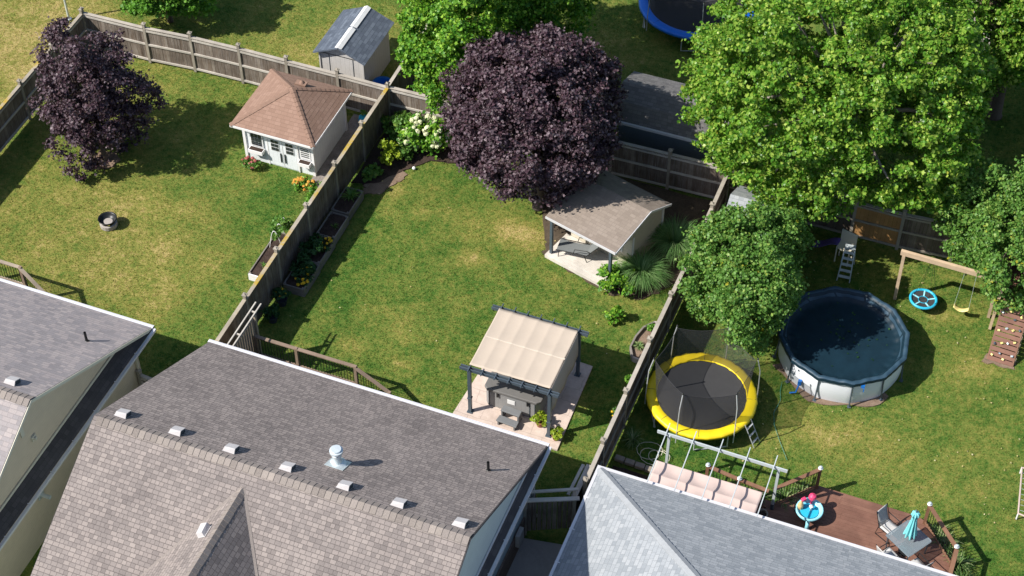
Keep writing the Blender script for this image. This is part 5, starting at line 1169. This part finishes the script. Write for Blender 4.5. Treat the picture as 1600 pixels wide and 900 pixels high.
# planting behind the railings
for i, (x, y, n_, L_, h_, lb) in enumerate(((11.75, -5.7, 90, .5, .45, 'strappy green and cream plant behind the angled railing'), (12.2, -5.15, 70, .4, .38, 'strappy plant at the outer end of the angled railing'), (10.9, -5.95, 80, .45, .4, 'strappy plant between the arbor post and the railing'),
      (17.0, -5.5, 90, .5, .45, 'strappy plant behind the railing beside the patio table'), (17.55, -6.1, 90, .5, .48, 'strappy plant outside the corner post of the railing'), (17.8, -7.0, 130, .6, .6, 'large fan of strap leaves beside the deck corner'), (16.7, -5.1, 60, .4, .35, 'strappy plant at the far end of the table side railing'), (17.75, -7.9, 110, .6, .55, 'strap leaf plant low at the bottom right of the deck'))):
    strap_tuft('strap_leaf_plant', lb, 'plant', (x, y, .0), n_, L_, h_, .05, 'lf_strap', 60+i, group='strappy border plants round the right deck')
t = T('garden_hose', 'tangled pale hose loops on the grass by the arbor post', 'hose', (7.0, -5.5, 0)); gg = random.Random(8); pts = []
for k in range(70):
    a = k*.45; r_ = .38+.16*math.sin(k*.31); pts.append((7.05+r_*math.cos(a)+.006*k, -5.35+r_*.8*math.sin(a)-.004*k, .04+.05*abs(math.sin(k*.7))))
MB().tube(pts[:46], .011, 5).build('hose', M['trim'], t, W=True, smooth=True)
t = T('stone_edging', 'row of grey brown edging stones between the fence and the arbor', 'edging', (6.6, -6, 0))
for k in range(4): MB().box((6.2+k*.36, -6.02-.02*k, .08), (.33, .2, .15), -.05+.03*k).build('edging_stone', M['stone'], t, W=True, bev=.02)
t = T('utility_box', 'pale square bin against the house wall beside the arbor', 'bin', (7.62, -6.9, 0)); MB().bx(-.18, .18, -.2, .2, 0, .55).build('body', M['stone'], t, bev=.03); MB().bx(-.2, .2, -.22, .22, .56, .62).build('lid', M['trim'], t, bev=.02)
t = T('tall_planter', 'square grey planter between the arbor post and deck railing', 'pot', (11.3, -6.95, zd)); MB().lathe([(.001, 0), (.14, 0), (.18, .5), (.15, .5), (.13, .42), (.001, .42)], n=16).build('pot', M['stone'], t); MB().lathe([(.001, .43), (.13, .43)], n=12).build('soil', M['mulch'], t)

# ------------------------------------------------------------------ trees
tree('purple_maple', 'big dark purple maple overhanging the cabana roof', None, (-.9, 4.6, 4.2), (3.1, 3.1, 3.15), (-.6, 4.3, 0), .19, 1.7, 'lf_purple', 800, 105000, .1, 11, blob=(.22, .48), shell=.7, wob=.06, nl=26)
tree('purple_maple', 'smaller purple leaved tree in the left yard', None, (-17.65, .95, 2.8), (1.95, 1.8, 2.6), (-17.3, .55, 0), .1, 1.2, 'lf_purple', 330, 40000, .095, 12, blob=(.2, .42), shell=.6, wob=.24, zmin=-.98, nl=20)
tree('leafy_tree', 'fresh green tree behind the back fence beside the grey shed', None, (-4.6, 9.5, 5.6), (3.15, 4.1, 4.2), (-4.5, 9.7, 0), .16, 1.5, 'lf_deep', 850, 115000, .115, 13, blob=(.26, .55), shell=.66, nl=18)
tree('leafy_tree', 'bright green tree at the top left behind the fence post', None, (-19.2, 9.2, 2.2), (1.9, 1.6, 1.6), (-19.2, 9.2, 0), .1, .9, 'lf_bright', 240, 30000, .11, 14, blob=(.2, .4))
t = tree('large_tree', 'very large light green tree filling the upper right', None, (9.2, 8.5, 5.8), (5.25, 5.1, 4.6), (9.9, 8.3, 0), .34, 2.4, 'lf_light', 1500, 170000, .115, 15, blob=(.2, .42), shell=.68, wob=.07, nl=40, bark='bark_pale')
tree('large_tree', 'darker green tree at the top right corner, behind the largest tree', None, (15.4, 15.8, 5.4), (4.2, 3.6, 3.6), (14.6, 15.9, 0), .25, 2.2, 'lf_light', 900, 80000, .12, 16, blob=(.22, .48), shell=.6, wob=.22, nl=30, bark='bark')
tree('maple_tree', 'mid green maple above the yellow rimmed trampoline', None, (8.4, .95, 3.1), (1.8, 2.4, 2.2), (8.2, 1.1, 0), .12, 1.2, 'lf_mid', 560, 66000, .09, 17, blob=(.2, .4), shell=.72, nl=16)
tree('maple_tree', 'mid green maple at the right edge over the swing beam', None, (16.75, 6.2, 3.25), (2.45, 2.3, 2.35), (16.7, 6.6, 0), .12, 1.2, 'lf_mid', 560, 62000, .09, 18, blob=(.2, .4), shell=.7, nl=16)
# shrubs and border plants
HY = 'white flowered hydrangea bushes'
shrub('hydrangea', 'hydrangea bush with round cream white blooms by the back fence', 'shrub', (-5.8, 5.7, 0), (.85, .6, .85), 3000, .11, 'lf_deep', 71, flowers=('fl_white', 44, .115))
shrub('hydrangea', 'dark leafy hydrangea with few white blooms beside the purple tree', 'shrub', (-6.45, 5.1, 0), (.45, .4, .42), 1800, .1, 'lf_mid', 72, flowers=('fl_white', 6, .1))
shrub('shrub', 'lime yellow shrub at the corner of the mulch bed', 'shrub', (-6.9, 4.55, 0), (.4, .4, .5), 900, .1, 'lf_lime', 73)
shrub('shrub', 'dark green shrub in the fence corner', 'shrub', (-7.1, 5.95, 0), (.6, .55, .65), 1600, .11, 'lf_mid', 74)
shrub('shrub', 'low dark green plant in the shade beside the fence', 'shrub', (-7.25, 3.55, 0), (.33, .33, .25), 420, .12, 'lf_mid', 75)
strap_tuft('daylily', 'arching strap leaved plant between the fence corner and the hydrangea', 'plant', (-6.55, 6.35, 0), 60, .7, .8, .04, 'lf_mid', 76)
shrub('flowering_plant', 'yellow orange flowering plant in front of the white shed', 'flower', (-9.35, 2.0, 0), (.42, .3, .22), 500, .08, 'lf_bright', 77, flowers=('fl_orange', 26, .07))
shrub('flowering_plant', 'bright green leafy clump beside the orange flowers', 'plant', (-8.5, 1.7, 0), (.42, .65, .26), 1100, .09, 'lf_bright', 78)
shrub('flowering_plant', 'coral red flowering plant at the left corner of the white shed', 'flower', (-11.8, 2.3, 0), (.36, .25, .22), 420, .08, 'lf_mid', 79, flowers=('fl_pink', 20, .06))
shrub('shrub', 'bright green shrub at the front corner of the cabana porch', 'shrub', (3.5, 1.35, 0), (.62, .5, .5), 1700, .12, 'lf_deep', 80)
shrub('shrub', 'small lone bush on the lawn right of the pergola', 'shrub', (4.0, -.15, 0), (.27, .27, .36), 460, .1, 'lf_deep', 81)
strap_tuft('ornamental_grass', 'fountain of ornamental grass in front of the cabana side wall', 'grass clump', (4.25, 2.05, 0), 1100, 1.05, 1.0, .026, 'lf_grass', 82)
strap_tuft('ornamental_grass', 'shaded clump of ornamental grass behind the cabana near the fence', 'grass clump', (4.95, 3.9, 0), 1100, 1.1, 1.15, .026, 'lf_grass', 83)
strap_tuft('weed_clump', 'straw coloured weeds against the foot of the right fence', 'plant', (6.35, -5.1, 0), 120, .45, .35, .03, 'lf_strap', 84)
t = T('garden_ball', 'white ball ornament at the edge of the mulch bed', 'ornament', (-5.85, 4.5, 0)); MB().lathe([(.001, .0), (.06, .02), (.075, .07), (.05, .12), (.001, .13)], n=14).build('ball', M['white'], t, smooth=True)
MB().tube([(0, 0, 0), (0, 0, .06)], .03, 8).build('stake', M['conc'], t)
# bits and pieces
t = T('plastic_tub', 'royal blue plastic tub behind the small pale grey shed', 'tub', (-8.85, 8.2, 0)); MB().lathe([(.001, .02), (.3, .02), (.36, .5), (.39, .52), (.39, .56), (.34, .54), (.29, .1), (.001, .1)], n=22).build('tub', M['royal'], t); MB().lathe([(.375, .535), (.405, .535), (.405, .565), (.375, .565), (.375, .535)], n=22).build('rim', M['royal'], t)
t = T('barrel', 'blue barrel planter in the gap behind the tan roofed shed', 'pot', (-8.75, 6.1, 0)); MB().lathe([(.001, 0), (.15, 0), (.18, .3), (.15, .5), (.12, .5), (.001, .44)], n=18).build('pot', M['toyblue'], t); clump_crown('foliage', M['lf_mid'], t, (0, 0, .6), (.17, .17, .13), 8, 120, .07, 91, blob=(.06, .1))
t = T('flag_pole', 'pale metal pole standing in the straw coloured lawn, top left', 'pole', (-23.3, 7.75, 0)); MB().tube([(0, 0, 0), (0, 0, 5.0)], .05, 10).build('pole', M['galv'], t); MB().lathe([(.12, 0), (.12, .03), (.06, .06)], n=12).build('base_plate', M['galv'], t); 
for i, (x, y, z, mm) in enumerate(()): pass
